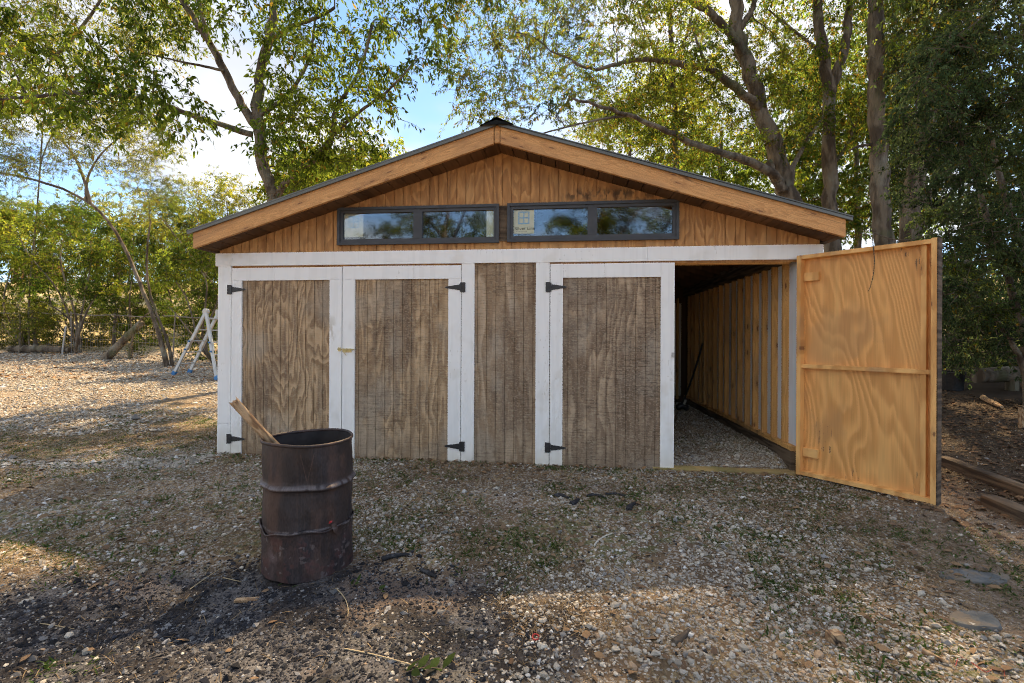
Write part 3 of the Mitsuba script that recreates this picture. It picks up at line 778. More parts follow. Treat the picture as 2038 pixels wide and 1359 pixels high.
for top in (H1, H2):
    add(LAD + '__hinge', tube([top - unit(wv) * .04, top + unit(wv) * .04], .085, 14), 'm_aluminium', 40)
for ta, fa, tb, fb in ((H1, f1, H2, f2), (H1, f3, H2, f4)):
    for tt in (.11, .29, .47, .65, .83):
        add(LAD + '__rung', tube([ta + (fa - ta) * tt, tb + (fb - tb) * tt], .017, 8), 'm_aluminium', 40)

# ------------------------------------------------------------------ fence and the things along it
FEN = thing('fence', 'old wire fence strung along the brushy edge of the yard', 'fence')
fpts = [gp(x, y) for x, y in ((-190, 702), (-60, 702), (58, 703), (128, 706), (212, 712), (330, 724), (450, 735))]
fpts = [np.array([p[0], p[1] + .3, float(G(p[0], p[1] + .3))]) for p in fpts]
for q, p in enumerate(fpts):
    lean = R.normal(size=2) * .06
    top = p + np.array([lean[0], lean[1], 1.62])
    if q % 2: add(FEN + '__post', tube([p - [0, 0, .2], top], .022, 6), 'm_wire')
    else: add(FEN + '__post', tube(spline([p - [0, 0, .2], (p + top) / 2, top], 8), [.07, .068, .07, .066, .064, .066, .062, .06], 9, rough=.12, seed=q), 'm_bark', 50)
for h, r in ((1.55, .018), (1.25, .005), (.95, .005), (.65, .005), (.35, .005)):
    P = []
    for a, b in zip(fpts[:-1], fpts[1:]):
        for t_ in np.linspace(0, 1, 6, endpoint=False): P.append(a + (b - a) * t_ + [0, 0, h - .05 * math.sin(t_ * math.pi)])
    add(FEN + '__wire', tube(P, r, 5), 'm_wire')
vw = []
for a, b in zip(fpts[:-1], fpts[1:]):
    for t_ in np.arange(.04, 1, .06): vw.append([a + (b - a) * t_ + [0, 0, .1], a + (b - a) * t_ + [0, 0, 1.25]])
vw = np.array(vw); add(FEN + '__stay_wire', batch_tubes(vw, np.full(vw.shape[:2], .0035)), 'm_wire', kind='stuff')
def pole(name, P, r, label, cat, mat='m_bark', sides=10, rough=.12, group=None):
    P = spline(P, 14); rr = np.interp(np.linspace(0, 1, 14), np.linspace(0, 1, len(np.atleast_1d(r))), np.atleast_1d(r))
    return add(name, tube(P, rr, sides, rough=rough, seed=len(scene) % 97), mat, 50, label=label, cat=cat, group=group)
a = gp(208, 716); b = at(283, 640, a[1] + .2)
pole('log', [a, (a + b) / 2, b], [.15, .13, .11], 'broken log leaning up against the wire fence', 'log')
a = gp(124, 706); pole('metal_stake', [a, a + [.05, 0, .5], a + [.12, .02, 1.1]], .03, 'thin pale metal stake leaning in front of the bushes', 'stake', 'm_aluminium', 6, 0)
a = gp(20, 702); b = gp(140, 704)
pole('log', [a + [0, 0, .14], (a + b) / 2 + [0, 0, .18], b + [0, 0, .15]], [.14, .15, .11], 'fallen log lying under the bushes at the far left', 'log')

# a reddish outbuilding far up the field
h0 = at(47, 545, 42.0); h0[2] = float(G(h0[0], h0[1]))
BN = thing('barn', 'reddish outbuilding far off behind the leaves at the left', 'barn')
def wbox(c, x0, x1, y0, y1, z0, z1, ch=.01): v, f = cbox(x0, x1, y0, y1, z0, z1, ch); return v + c, f
scene['m_barn'] = principled(lambda p, n, uv: mix((.22, .09, .07), (.14, .06, .05), fbm(p.x * 6, p.z * .6, 1.0, 3)), .8, .2)
add(BN + '__wall', wbox(h0, -1.1, 1.1, 0, 2.6, -.4, 2.0), 'm_barn')
v, f = hull([(x, y, z) for y in (-.2, 2.8) for x, z in ((-1.3, 1.95), (1.3, 1.95), (0, 2.7))]); add(BN + '__roof', (v + h0, f), 'm_roof')
for x in (-.9, -.3, .3): add(BN + '__trim', wbox(h0, x, x + .08, -.05, -.01, .0, 1.9), 'm_white')

# ------------------------------------------------------------------ trees
def region_pts(poly, n, rng):
    from matplotlib.path import Path
    return None
def in_poly(P, poly):
    poly = np.asarray(poly, float); x, y = P[:, 0], P[:, 1]; c = np.zeros(len(P), bool); j = len(poly) - 1
    for i in range(len(poly)):
        xi, yi, xj, yj = *poly[i], *poly[j]
        c ^= ((yi > y) != (yj > y)) & (x < (xj - xi) * (y - yi) / (yj - yi + 1e-9) + xi); j = i
    return c
def sample(poly, n, Y0, Y1, rng):
    """n points inside an outline as the photograph shows it, spread over the depth of the crown, kept apart"""
    poly = np.asarray(poly, float); lo, hi = poly.min(0), poly.max(0); out = []
    while len(out) < n:
        C = lo + rng.random((40, 2)) * (hi - lo); C = C[in_poly(C, poly)]
        if not len(C): continue
        if out:
            d = np.linalg.norm(C[:, None] - np.array([o[:2] for o in out])[None], axis=2).min(1)
            c = C[np.argmax(d[:6])]
        else: c = C[0]
        out.append((c[0], c[1], rng.uniform(Y0, Y1)))
    return np.array([at(*o) for o in out])

def tree(name, label, cat, limbs, clumps, rad, leaf, tones, twigs=16, per=11, fine=True, seed=1, droop=.35, group=None, yellow=.12, flat=.55, spread=.0, sides=12, link=True):
    """limbs: [(points, radius at the start, at the end)], clumps: centres; leaf: (length, width); tones: leaf colours"""
    rng = np.random.default_rng(seed)
    K = thing(name, label, cat, group)
    nodes, rads = [], []
    for q, (P, r0, r1) in enumerate(limbs):
        m = max(8, int(len(P) * 5)); S_ = spline(P, m)
        S_ = S_ + (rng.random((m, 3)) - .5) * r0 * .35 * np.r_[0, np.ones(m - 1)][:, None]
        rr = r0 + (r1 - r0) * np.linspace(0, 1, m) ** .8
        if q == 0: rr = rr * (1 + (.35 if r0 > .15 else .12) * np.exp(-np.linspace(0, 14, m)))
        add(K + ('__trunk' if q == 0 else '__limb'), tube(S_, rr, sides if r0 > .1 else 8, rough=.10, seed=q + seed), 'm_bark', True)
        st = max(1, m // 12)
        for s_, r_ in zip(S_[m // 4::st], rr[m // 4::st]): nodes.append(s_); rads.append(r_)
    nodes, rads = list(nodes), list(rads)
    C = np.asarray(clumps); nc = len(C)
    if link and nc:
        A = np.array(nodes)
        order = np.argsort(np.linalg.norm(C[:, None] - A[None], axis=2).min(1)); PB, RB = [], []
        for c in C[order]:
            A = np.array(nodes); d = np.linalg.norm(A - c, axis=1) + .25 * np.maximum(A[:, 2] - c[2], 0)
            i_ = int(np.argmin(d)); a = A[i_]; L = np.linalg.norm(c - a)
            mid = (a + c) / 2 + np.array([0, 0, .14 * L]) + rng.normal(size=3) * .09 * L
            tt = np.linspace(0, 1, 6)[:, None]
            bz = (1 - tt) ** 2 * a + 2 * tt * (1 - tt) * mid + tt ** 2 * c
            bz[1:-1] += rng.normal(size=(4, 3)) * .02 * L
            ra = min(rads[i_] * .75, .010 + .011 * L)
            PB.append(bz); RB.append(np.linspace(ra, max(.005, ra * .4), 6))
            for w in (3, 5): nodes.append(bz[w]); rads.append(RB[-1][w])
        v1 = batch_tubes(np.array(PB), np.array(RB), 5)
    # twigs
    n = nc * twigs
    cc = np.repeat(C, twigs, 0); rr = np.repeat(rad * rng.uniform(.7, 1.25, nc), twigs)
    d = rng.normal(size=(n, 3)); d[:, 2] *= flat; d = unit(d)
    o = cc + rng.normal(size=(n, 3)) * (rr * .28)[:, None]
    L = rr * rng.uniform(.45, 1.0, n)
    e = o + d * L[:, None] - np.array([0, 0, 1.0]) * (L * droop * rng.uniform(.2, 1, n))[:, None]
    midp = o + d * (L * .55)[:, None]
    PT = np.stack([o, midp, e], 1); RT = np.tile([.0045, .003, .0012], (n, 1)) * (1 + rad * .6)
    v2 = batch_tubes(PT, RT, 3)
    add(K + '__branchwork', cat_([v1, v2]) if link and nc else v2, 'm_twig', kind='stuff')
    # leaves along the twigs
    N_ = n * per
    t_ = rng.uniform(.15, 1.05, N_)[:, None]
    ti = np.repeat(np.arange(n), per)
    pos = np.where(t_ < .5, PT[ti, 0] + (PT[ti, 1] - PT[ti, 0]) * t_ * 2, PT[ti, 1] + (PT[ti, 2] - PT[ti, 1]) * (t_ * 2 - 1))
    pos = pos + rng.normal(size=(N_, 3)) * leaf[0] * (.25 + spread)
    ld = unit(d[ti]) * .55 + rng.normal(size=(N_, 3)) * .55 + np.array([0, 0, -.45 - droop * .6])
    nr = np.array([0, 0, 1.0]) + rng.normal(size=(N_, 3)) * .75
    Ls = leaf[0] * rng.uniform(.6, 1.2, N_); Ws = leaf[1] * rng.uniform(.7, 1.2, N_)
    v, f, m = leaf_mesh(pos, ld, nr, Ls, Ws, fine)
    tones = np.asarray(tones, float)
    ctone = np.repeat(rng.random(nc), twigs * per)
    w = np.clip(ctone * .6 + rng.random(N_) * .55 - .07, 0, .999) * (len(tones) - 1)
    i0 = w.astype(int); fr = (w - i0)[:, None]
    col = tones[i0] * (1 - fr) + tones[np.minimum(i0 + 1, len(tones) - 1)] * fr
    col = col * .76 * np.exp(rng.normal(0, .22, N_))[:, None] * np.repeat(np.exp(rng.normal(-.05, .28, nc)), twigs * per)[:, None]
    yl = rng.random(N_) < yellow * .35
    col[yl] = np.array([.30, .20, .03]) * rng.uniform(.7, 1.2, yl.sum())[:, None]
    add(K + '__crown', (v, f), 'm_leaf', False, color=np.repeat(col, m, 0))
    return K
def pl(P, Y, r0, r1, dY=0.0):
    ys = np.linspace(Y, Y + dY, len(P)); return ([at(x, y, q) for (x, y), q in zip(P, ys)], r0, r1)
def foot(px, py, Y):
    p = at(px, py, Y); p[2] = float(G(p[0], p[1])) - .1; return p

GREEN = [(.065, .115, .022), (.12, .19, .028), (.24, .31, .04)]
LIME = [(.17, .25, .03), (.30, .37, .04), (.48, .47, .055)]
OLIVE = [(.12, .16, .03), (.22, .26, .045), (.40, .40, .07)]
DEEP = [(.065, .11, .05), (.10, .155, .065), (.16, .21, .085)]
rg = np.random.default_rng(5)

# the big tree left of the roof
Y = 11.5
l1 = pl([(552, 460), (546, 395), (530, 345), (517, 280), (512, 210), (522, 130), (540, 50), (552, -60), (560, -170)], Y, .19, .07)
l1[0].insert(0, foot(556, 620, Y))
limbs = [l1, pl([(510, 250), (468, 185), (432, 112), (395, 50), (362, 0), (330, -90)], Y, .105, .05, -.6), pl([(418, 85), (403, 30), (392, -40)], Y - .4, .05, .03),
         pl([(503, 268), (430, 245), (370, 225), (300, 200), (240, 190), (170, 185), (80, 190), (0, 198), (-90, 205)], Y, .075, .018, -3.2),
         pl([(548, 395), (580, 350), (612, 325), (650, 300), (662, 260), (670, 215), (700, 170), (725, 110), (745, 40)], Y, .085, .025, -.8),
         pl([(640, 303), (700, 235), (760, 190), (830, 110)], Y - .5, .05, .015, -.6), pl([(530, 92), (580, 55), (622, 38), (665, 15)], Y, .07, .03, -.7),
         pl([(445, 140), (350, 120), (285, 105)], Y - .3, .035, .012, -1.0), pl([(515, 230), (570, 190), (610, 130), (625, 60), (640, -20)], Y, .06, .02, .6)]
cl = np.vstack([sample([(540, -60), (880, -60), (885, 60), (858, 110), (820, 130), (790, 200), (720, 230), (690, 300), (640, 365), (590, 385), (575, 310), (525, 300), (530, 200), (560, 120), (500, 60), (480, 0)], 62, 9.6, 13.2, rg),
                sample([(500, 240), (560, 190), (640, 190), (720, 240), (740, 300), (650, 380), (590, 390), (555, 330)], 17, 10, 12.5, rg),
                sample([(-120, 20), (120, 50), (240, 110), (330, 140), (410, 190), (395, 250), (330, 270), (250, 245), (100, 235), (-120, 240)], 34, 7.8, 10.6, rg),
                sample([(220, -60), (490, -60), (455, 45), (400, 40), (385, 85), (340, 95), (270, 50)], 18, 9.8, 12, rg),
                sample([(100, -480), (900, -560), (880, -60), (480, -60), (100, -60)], 55, 9, 14, rg)])
tree('tree', 'forked tree with long drooping leaves behind the left slope of the roof', 'tree', limbs, cl, .58, (.128, .044), GREEN + [LIME[1]], twigs=17, per=12, seed=2, droop=.5)

# leaning thin tree at the left, with fine pale foliage
a = gp(334, 730); Y = a[1]
limbs = [([a - [0, 0, .1]] + [at(x, y, Y + q) for x, y, q in ((308, 640, .1), (272, 548, .3), (228, 458, .5), (172, 400, .5), (100, 367, .3), (10, 345, 0), (-80, 330, 0))], .072, .025),
         pl([(180, 405), (165, 350), (140, 300), (90, 240), (60, 150)], Y + .5, .05, .015), pl([(172, 400), (185, 330), (230, 280), (280, 250)], Y + .5, .04, .012),
         ([a + [.12, .05, -.1]] + [at(x, y, Y + .2) for x, y in ((322, 650), (300, 590), (292, 520), (300, 440))], .055, .02)]
cl = np.vstack([sample([(-100, 210), (200, 210), (330, 250), (350, 330), (300, 400), (250, 360), (200, 330), (120, 340), (60, 360), (-100, 330)], 62, Y - 2, Y + 3, rg)])
tree('tree', 'thin tree leaning left above the fence with fine pale yellow leaves', 'tree', limbs, cl, .62, (.085, .026), OLIVE + [LIME[2]], twigs=24, per=16, fine=False, seed=3, droop=.3)

# tall fine-leaved tree behind it
Y = 19.0
limbs = [([foot(60, 660, Y), at(60, 560, Y), at(75, 400, Y), at(90, 200, Y), at(110, 40, Y), at(120, -200, Y)],   .03, .02), pl([(80, 330), (150, 200), (260, 90), (330, 20)], Y, .025, .015), pl([(85, 260), (20, 150), (-60, 60)], Y, .025, .015), pl([(100, 120), (180, 30), (230, -60)], Y, .08, .03)]
cl = np.vstack([sample([(-150, -60), (200, -60), (380, -60), (375, 60), (345, 130), (300, 110), (250, 130), (320, 215), (240, 225), (150, 225), (80, 215), (-150, 220)], 80, Y - 2.5, Y + 2.5, rg), sample([(-150, -420), (380, -420), (370, -60), (-150, -60)], 24, Y - 2, Y + 3, rg)])
tree('tree', 'tall fine leaved tree filling the upper left behind darker branches', 'tree', limbs, cl, .95, (.13, .05), OLIVE + [LIME[1]], twigs=22, per=14, fine=False, seed=4, droop=.4)

# shrubs and small trees along the fence
def shrub(label, px, py, stems, poly, n, dY, tones, seed, rad=.5, leaf=(.085, .035), twigs=26, per=16, name='shrub', r0=.05, group=None, off=0.0):
    a = gp(px, py); a = a + [0, off, 0]; a[2] = float(G(a[0], a[1])); Y = a[1]
    limbs = []
    for st in stems:
        limbs.append(([a + [rg.normal() * .08, rg.normal() * .08, -.1]] + [at(x, y, Y + rg.normal() * .3) for x, y in st], r0, r0 * .3))
    tree(name, label, 'bush' if name == 'shrub' else 'tree', limbs, sample(poly, n, Y + dY[0], Y + dY[1], rg), rad, leaf, tones, twigs=twigs, per=per, fine=False, seed=seed, sides=8, group=group)
shrub('many stemmed bush spreading over the wire fence left of the leaning log', 150, 703, [[(140, 640), (110, 570), (60, 510), (40, 470)], [(148, 620), (125, 540), (128, 470)], [(160, 640), (175, 560), (180, 480)], [(165, 640), (190, 590), (240, 540)], [(150, 650), (120, 620), (80, 600)]],
      [(-20, 420), (90, 405), (200, 425), (262, 490), (250, 560), (200, 600), (130, 590), (60, 575), (20, 540), (-20, 520)], 46, (-1.2, 1.6), [GREEN[0], GREEN[1], LIME[0], LIME[1], LIME[2]], 11, .55, (.10, .045))
shrub('low dark bush under the fence at the far left', 40, 704, [[(30, 660), (10, 620)], [(50, 660), (70, 620)], [(40, 650), (40, 610)]], [(-60, 610), (60, 600), (130, 640), (130, 690), (-60, 690)], 26, (-.3, 1.2), OLIVE, 12, .38, (.085, .035), 22, 14)
shrub('yellow green bush crowning the bank at the far left', -30, 702, [[(-20, 600), (0, 520), (20, 450)], [(-40, 600), (-60, 480)]], [(-80, 400), (30, 392), (110, 415), (90, 460), (0, 480), (-80, 480)], 30, (.5, 3), LIME, 13, .6, (.10, .05), off=2.0)
shrub('tangled bush just left of the shed behind the ladder', 405, 738, [[(400, 690), (380, 620), (350, 560)], [(405, 680), (410, 600), (400, 540)], [(410, 690), (425, 620), (440, 560)], [(400, 690), (370, 650), (335, 610)]],
      [(300, 520), (380, 470), (470, 470), (480, 740), (420, 735), (380, 700), (330, 640), (310, 580)], 52, (.9, 2.6), GREEN + [LIME[1]], 14, .50, (.085, .038), off=1.3)
shrub('airy pale bush rising above the eave at the left of the roof', 420, 730, [[(415, 600), (400, 500), (380, 420)], [(425, 600), (440, 500), (450, 400)], [(420, 560), (350, 470), (310, 420)]],
      [(290, 400), (340, 360), (420, 350), (490, 365), (520, 400), (480, 480), (440, 520), (360, 520), (310, 470)], 48, (2.0, 5), LIME + [OLIVE[2]], 15, .7, (.10, .038), off=3.5)
shrub('small dark leaved sapling in front of the fence beside the leaning tree', 262, 716, [[(262, 660), (258, 610), (262, 560)], [(268, 660), (300, 620)]], [(225, 560), (300, 550), (330, 620), (310, 690), (250, 690), (225, 640)], 18, (.2, 1.3), GREEN, 16, .36, (.08, .035), 20, 12)

for q_, (x0, x1, top_, off_, lab) in enumerate(((-60, 90, 420, 2.6, 'leafy bush behind the fence at the left edge'), (60, 200, 440, 3.2, 'leafy bush behind the many stemmed one'), (190, 320, 450, 2.8, 'leafy bush filling the gap behind the leaning log'), (300, 440, 430, 3.0, 'dense dark bush close behind the ladder'))):
    m_ = (x0 + x1) / 2
    shrub(lab, m_, 710, [[(m_ - 15, 640), (x0 + 30, 540), (x0 + 20, top_ + 40)], [(m_, 640), (m_, 560), (m_ + 10, top_ + 20)], [(m_ + 15, 640), (x1 - 30, 550), (x1 - 30, top_ + 50)]], [(x0, top_ + 30), (m_, top_), (x1, top_ + 20), (x1 + 10, 560), (x1 - 10, 650), (x0 + 10, 650), (x0 - 10, 560)], 40, (.0, 2.4), [(.05, .09, .02)] + GREEN + [LIME[0]], 60 + q_, .5, (.11, .05), 22, 14, off=off_)
for q_, (x0, x1, lab) in enumerate(((-20, 90, 'low bramble under the fence in front of the fallen log'), (75, 210, 'low bramble at the foot of the many stemmed bush'), (180, 330, 'low bramble behind the leaning log'))):
    shrub(lab, (x0 + x1) / 2, 704, [[((x0 + x1) / 2 - 20, 660), (x0 + 20, 630)], [((x0 + x1) / 2 + 10, 660), (x1 - 20, 630)]], [(x0, 625), ((x0 + x1) / 2, 600), (x1, 620), (x1 + 10, 690), (x0 - 10, 690)], 26, (.4, 2.2), OLIVE + [(.14, .10, .05)], 50 + q_, .42, (.085, .04), 20, 11, off=.5, r0=.03)
# trees right of the ridge
Y = 13.0
t1 = pl([(1598, 470), (1577, 405), (1544, 300), (1510, 213), (1487, 125), (1468, 70), (1465, 10), (1462, -120), (1458, -260)], Y, .30, .12)
t1[0].insert(0, foot(1612, 640, Y))
limbs = [t1, pl([(1482, 110), (1462, 80), (1434, 45), (1400, 15), (1340, -10), (1260, -40)], Y, .13, .05, -1.0), pl([(1472, 60), (1482, 42), (1496, 22), (1490, -30)], Y, .09, .05),
         pl([(1512, 217), (1486, 192), (1441, 158), (1405, 137), (1338, 124), (1270, 118), (1200, 135), (1140, 120)], Y, .13, .025, -2.0),
         pl([(1553, 365), (1534, 344), (1475, 316), (1405, 295), (1338, 265), (1250, 230), (1190, 210), (1140, 195)], Y - .1, .13, .025, -2.4),
         pl([(1410, 140), (1390, 90), (1372, 40)], Y - .8, .05, .02), pl([(1250, 230), (1180, 240), (1100, 260), (1000, 290)], Y - 1.8, .035, .01, -.5),
         pl([(1565, 360), (1600, 290), (1640, 230)], Y, .08, .03, .5), pl([(1560, 380), (1537, 345), (1530, 322)], Y - .25, .12, .10)]
cl = np.vstack([sample([(905, -60), (1340, -60), (1440, 60), (1460, 180), (1440, 320), (1400, 340), (1330, 315), (1290, 300), (1200, 275), (1130, 250), (1050, 215), (945, 250), (935, 190), (890, 130), (900, 60)], 118, 11.0, 15.5, rg),
                sample([(900, -760), (1760, -760), (1650, -60), (905, -60)], 130, 9, 15, rg), sample([(1440, 60), (1560, 40), (1640, 200), (1560, 330), (1480, 300)], 26, 12.5, 16, rg)])
tree('tree', 'big grey trunk leaning left behind the right slope of the roof', 'tree', limbs, cl, .62, (.095, .040), GREEN + [LIME[1], LIME[2]], twigs=22, per=16, fine=False, seed=5, droop=.4, yellow=.4)
Y = 14.5
t2 = pl([(1656, 520), (1652, 420), (1650, 300), (1648, 185), (1640, 110), (1632, 40), (1628, -80), (1620, -250)], Y, .25, .10); t2[0].insert(0, foot(1658, 640, Y))
limbs = [t2, pl([(1650, 190), (1664, 150), (1678, 105), (1690, 20), (1702, -90)], Y, .16, .08), pl([(1655, 330), (1690, 280), (1700, 250)], Y, .06, .02), pl([(1640, 110), (1580, 60), (1530, 20)], Y, .06, .02)]
cl = np.vstack([sample([(1500, -60), (1860, -60), (1850, 150), (1790, 300), (1760, 330), (1700, 250), (1640, 250), (1560, 200), (1520, 100)], 60, 13.6, 18, rg), sample([(1560, 240), (1700, 250), (1790, 330), (1790, 470), (1660, 450), (1590, 400)], 24, 15, 19, rg),
                sample([(1400, -760), (2000, -760), (1900, -60), (1500, -60)], 70, 11, 16, rg)])
tree('tree', 'straight dark trunk forking into two behind the right end of the roof', 'tree', limbs, cl, .70, (.115, .055), GREEN + [LIME[1]], twigs=22, per=16, fine=False, seed=6, droop=.45, yellow=.5)
Y = 11.5
t3 = pl([(1768, 560), (1756, 440), (1748, 300), (1744, 150), (1740, 0), (1738, -150), (1730, -300)], Y, .23, .13); t3[0].insert(0, foot(1772, 680, Y))
limbs = [t3, pl([(1750, 290), (1715, 290), (1690, 300)], Y, .05, .02), pl([(1745, 120), (1800, 60), (1850, 20)], Y, .07, .02, -1.0)]
cl = np.vstack([sample([(1700, -60), (1990, -60), (1960, 60), (1880, 140), (1790, 150), (1760, 60)], 34, 9, 12, rg), sample([(1700, -700), (2300, -700), (2200, -60), (1700, -60)], 60, 8, 12.5, rg)])
tree('tree', 'tall straight trunk rising just left of the open door post', 'tree', limbs, cl, .6, (.10, .048), DEEP + [GREEN[2], LIME[1]], twigs=22, per=15, fine=False, seed=7, droop=.4, yellow=.3)
Y = 13.2
t4 = pl([(1800, 560), (1812, 450), (1826, 330), (1850, 200), (1880, 60), (1900, -80)], Y, .30, .16); t4[0].insert(0, foot(1796, 680, Y))
tree('tree', 'thick shaded trunk leaning right behind the open door', 'tree', [t4, pl([(1815, 430), (1835, 440), (1850, 380)], Y, .1, .05)], sample([(1780, 100), (1900, 60), (2000, 200), (1900, 400), (1790, 420)], 26, 13.5, 16, rg), .65, (.11, .05), DEEP + [GREEN[1]], twigs=22, per=14, fine=False, seed=8)
Y = 15.5
t5 = pl([(1345, 320), (1342, 200), (1336, 90), (1330, -20), (1325, -150)], Y, .11, .06); t5[0].insert(0, foot(1350, 600, Y))
tree('tree', 'slender pale trunk standing far behind the roof left of the leaning trunk', 'tree', [t5, pl([(1340, 190), (1300, 100), (1270, 20)], Y, .05, .02), pl([(1338, 120), (1370, 60), (1380, 0)], Y, .05, .02)], sample([(1250, -60), (1420, -60), (1440, 200), (1380, 300), (1280, 240), (1240, 100)], 22, Y - 1, Y + 2, rg), .65, (.10, .045), LIME, twigs=18, per=12, fine=False, seed=9)
# background crowns
def back_tree(label, px, Y, trunk_top, poly, n, tones, seed, rad=.95, leaf=(.16, .08), tw=22, per=16, r=.2, dY=2.2):
    a = foot(px, 640, Y); top = at(px + 6, trunk_top, Y)
    tree('tree', label, 'tree', [([a, a + (top - a) * .35 + [.1, 0, 0], a + (top - a) * .7, top], r, r * .3)], sample(poly, n, Y - dY, Y + dY, rg), rad, leaf, tones, twigs=tw, per=per, fine=False, seed=seed, sides=8)
back_tree('yellow green crown showing over the left roof slope under the big tree', 660, 18, 330, [(540, 400), (570, 330), (650, 310), (720, 320), (790, 300), (760, 345), (660, 400), (580, 430)], 36, LIME, 21)
back_tree('dense dark green crown low behind the right roof slope', 1430, 19, 260, [(1290, 320), (1400, 290), (1520, 260), (1640, 300), (1700, 440), (1560, 470), (1400, 380)], 46, GREEN + [LIME[0]], 22)
back_tree('shady green crown filling the gap between the trunks on the right', 1700, 21, 200, [(1560, 120), (1700, 60), (1860, 120), (1860, 480), (1700, 470), (1580, 330)], 60, GREEN + [LIME[1]], 23, 1.1, (.2, .10))
back_tree('yellow crown far off behind the right part of the ridge', 1250, 24, 220, [(1130, 250), (1210, 200), (1330, 150), (1430, 180), (1420, 330), (1300, 320)], 34, LIME, 24, 1.1, (.2, .09))
back_tree('pale distant tree low above the far left bushes', 230, 34, 440, [(100, 430), (180, 400), (330, 400), (430, 430), (420, 560), (280, 540), (150, 520)], 40, OLIVE + [LIME[2]], 25, 1.5, (.26, .11), 24, 16, .25, 3)
back_tree('distant tree on the hill at the left edge', -60, 36, 440, [(-220, 380), (-40, 400), (40, 440), (20, 520), (-220, 520)], 26, OLIVE, 26, 1.6, (.26, .12), 24, 15, .25, 3)
back_tree('dark distant tree behind the shed seen past the ladder', 460, 26, 470, [(400, 520), (470, 440), (560, 450), (560, 640), (410, 640)], 26, GREEN, 27, 1.2, (.2, .1), 24, 15, .22, 2)

# the evergreen thicket on the right
Y = 7.4
stems = [pl([(2030, 640), (1990, 500), (1930, 330), (1880, 200)], Y, .07, .02, -.6), pl([(2060, 620), (2080, 400), (2060, 200), (2030, 20)], Y, .08, .02), pl([(2000, 660), (1950, 600), (1900, 520)], Y, .05, .015, -.4), pl([(2040, 500), (1990, 350), (1960, 200), (1950, 80)], Y - .3, .05, .015)]
stems[0][0].insert(0, foot(2050, 740, Y)); stems[1][0].insert(0, foot(2070, 740, Y)); stems[2][0].insert(0, foot(2060, 740, Y))
cl = np.vstack([sample([(1850, 120), (1930, 30), (2040, -60), (2250, -60), (2250, 720), (2030, 715), (1960, 700), (1885, 720), (1870, 560), (1880, 480), (1800, 400), (1790, 300)], 165, 5.9, 8.6, rg), sample([(1950, -420), (2400, -420), (2400, -60), (2000, -60)], 34, 6, 9.5, rg)])
tree('shrub', 'huge dark evergreen thicket hanging over the yard behind the open door', 'bush', stems, cl, .42, (.062, .030), DEEP + [DEEP[2], GREEN[2]], twigs=24, per=24, fine=False, seed=31, droop=.45, yellow=.05, sides=8)
Y = 10.5
st = pl([(1960, 640), (1930, 560), (1900, 480)], Y, .06, .02); st[0].insert(0, foot(1990, 720, Y))
tree('shrub', 'shaded undergrowth in the gap under the evergreen thicket', 'bush', [st], sample([(1870, 560), (2300, 520), (2300, 740), (1870, 735)], 60, 9.2, 13, rg), .55, (.10, .05), DEEP + [GREEN[1]], twigs=22, per=16, fine=False, seed=32, sides=8)
Y = 16.0
st = pl([(1900, 620), (1930, 480), (1950, 300)], Y, .2, .05); st[0].insert(0, foot(1900, 700, Y))
tree('tree', 'dark tree mass behind the evergreen thicket at the right edge', 'tree', [st], sample([(1780, 250), (2350, -60), (2350, 640), (1860, 620), (1800, 480)], 76, 13, 18, rg), 1.0, (.16, .08), DEEP + [GREEN[1]], twigs=24, per=18, fine=False, seed=33, sides=8)

# trees behind the viewer, mirrored in the window panes
def near_tree(label, x, y, h, rx, n, seed, tones):
    rng = np.random.default_rng(seed)
    z = float(G(x, y)); P = [np.array([x, y, z - .1]), np.array([x + .2, y, z + h * .3]), np.array([x - .1, y + .2, z + h * .6]), np.array([x + .3, y, z + h * .9])]
    C = rng.normal(size=(n, 3)); C = unit(C) * rng.random((n, 1)) ** .4 * [rx, rx * .8, h * .33] + [x, y, z + h * .62]
    lim = [(P, .26, .06)]
    for q in range(5):
        a_ = q * 1.3 + seed; lim.append(([np.array([x, y, z + h * (.3 + .08 * q)]), np.array([x + math.cos(a_) * rx * .4, y + math.sin(a_) * rx * .4, z + h * (.45 + .08 * q)]), np.array([x + math.cos(a_) * rx * .8, y + math.sin(a_) * rx * .7, z + h * (.55 + .08 * q)])], .1, .03))
    tree('tree', label, 'tree', lim, C, .8, (.18, .075), tones, twigs=20, per=14, fine=False, seed=seed, sides=8)
near_tree('leafy tree mirrored in the left window pane', -6.0, -9.0, 8.5, 3.2, 46, 41, GREEN + [LIME[1]])
near_tree('tall tree mirrored in the middle panes', 0.3, -13.0, 10.5, 2.8, 44, 42, GREEN + [OLIVE[1]])
near_tree('dark tree mirrored in the pane with the sticker', 5.0, -13.0, 10.0, 2.2, 26, 43, GREEN)

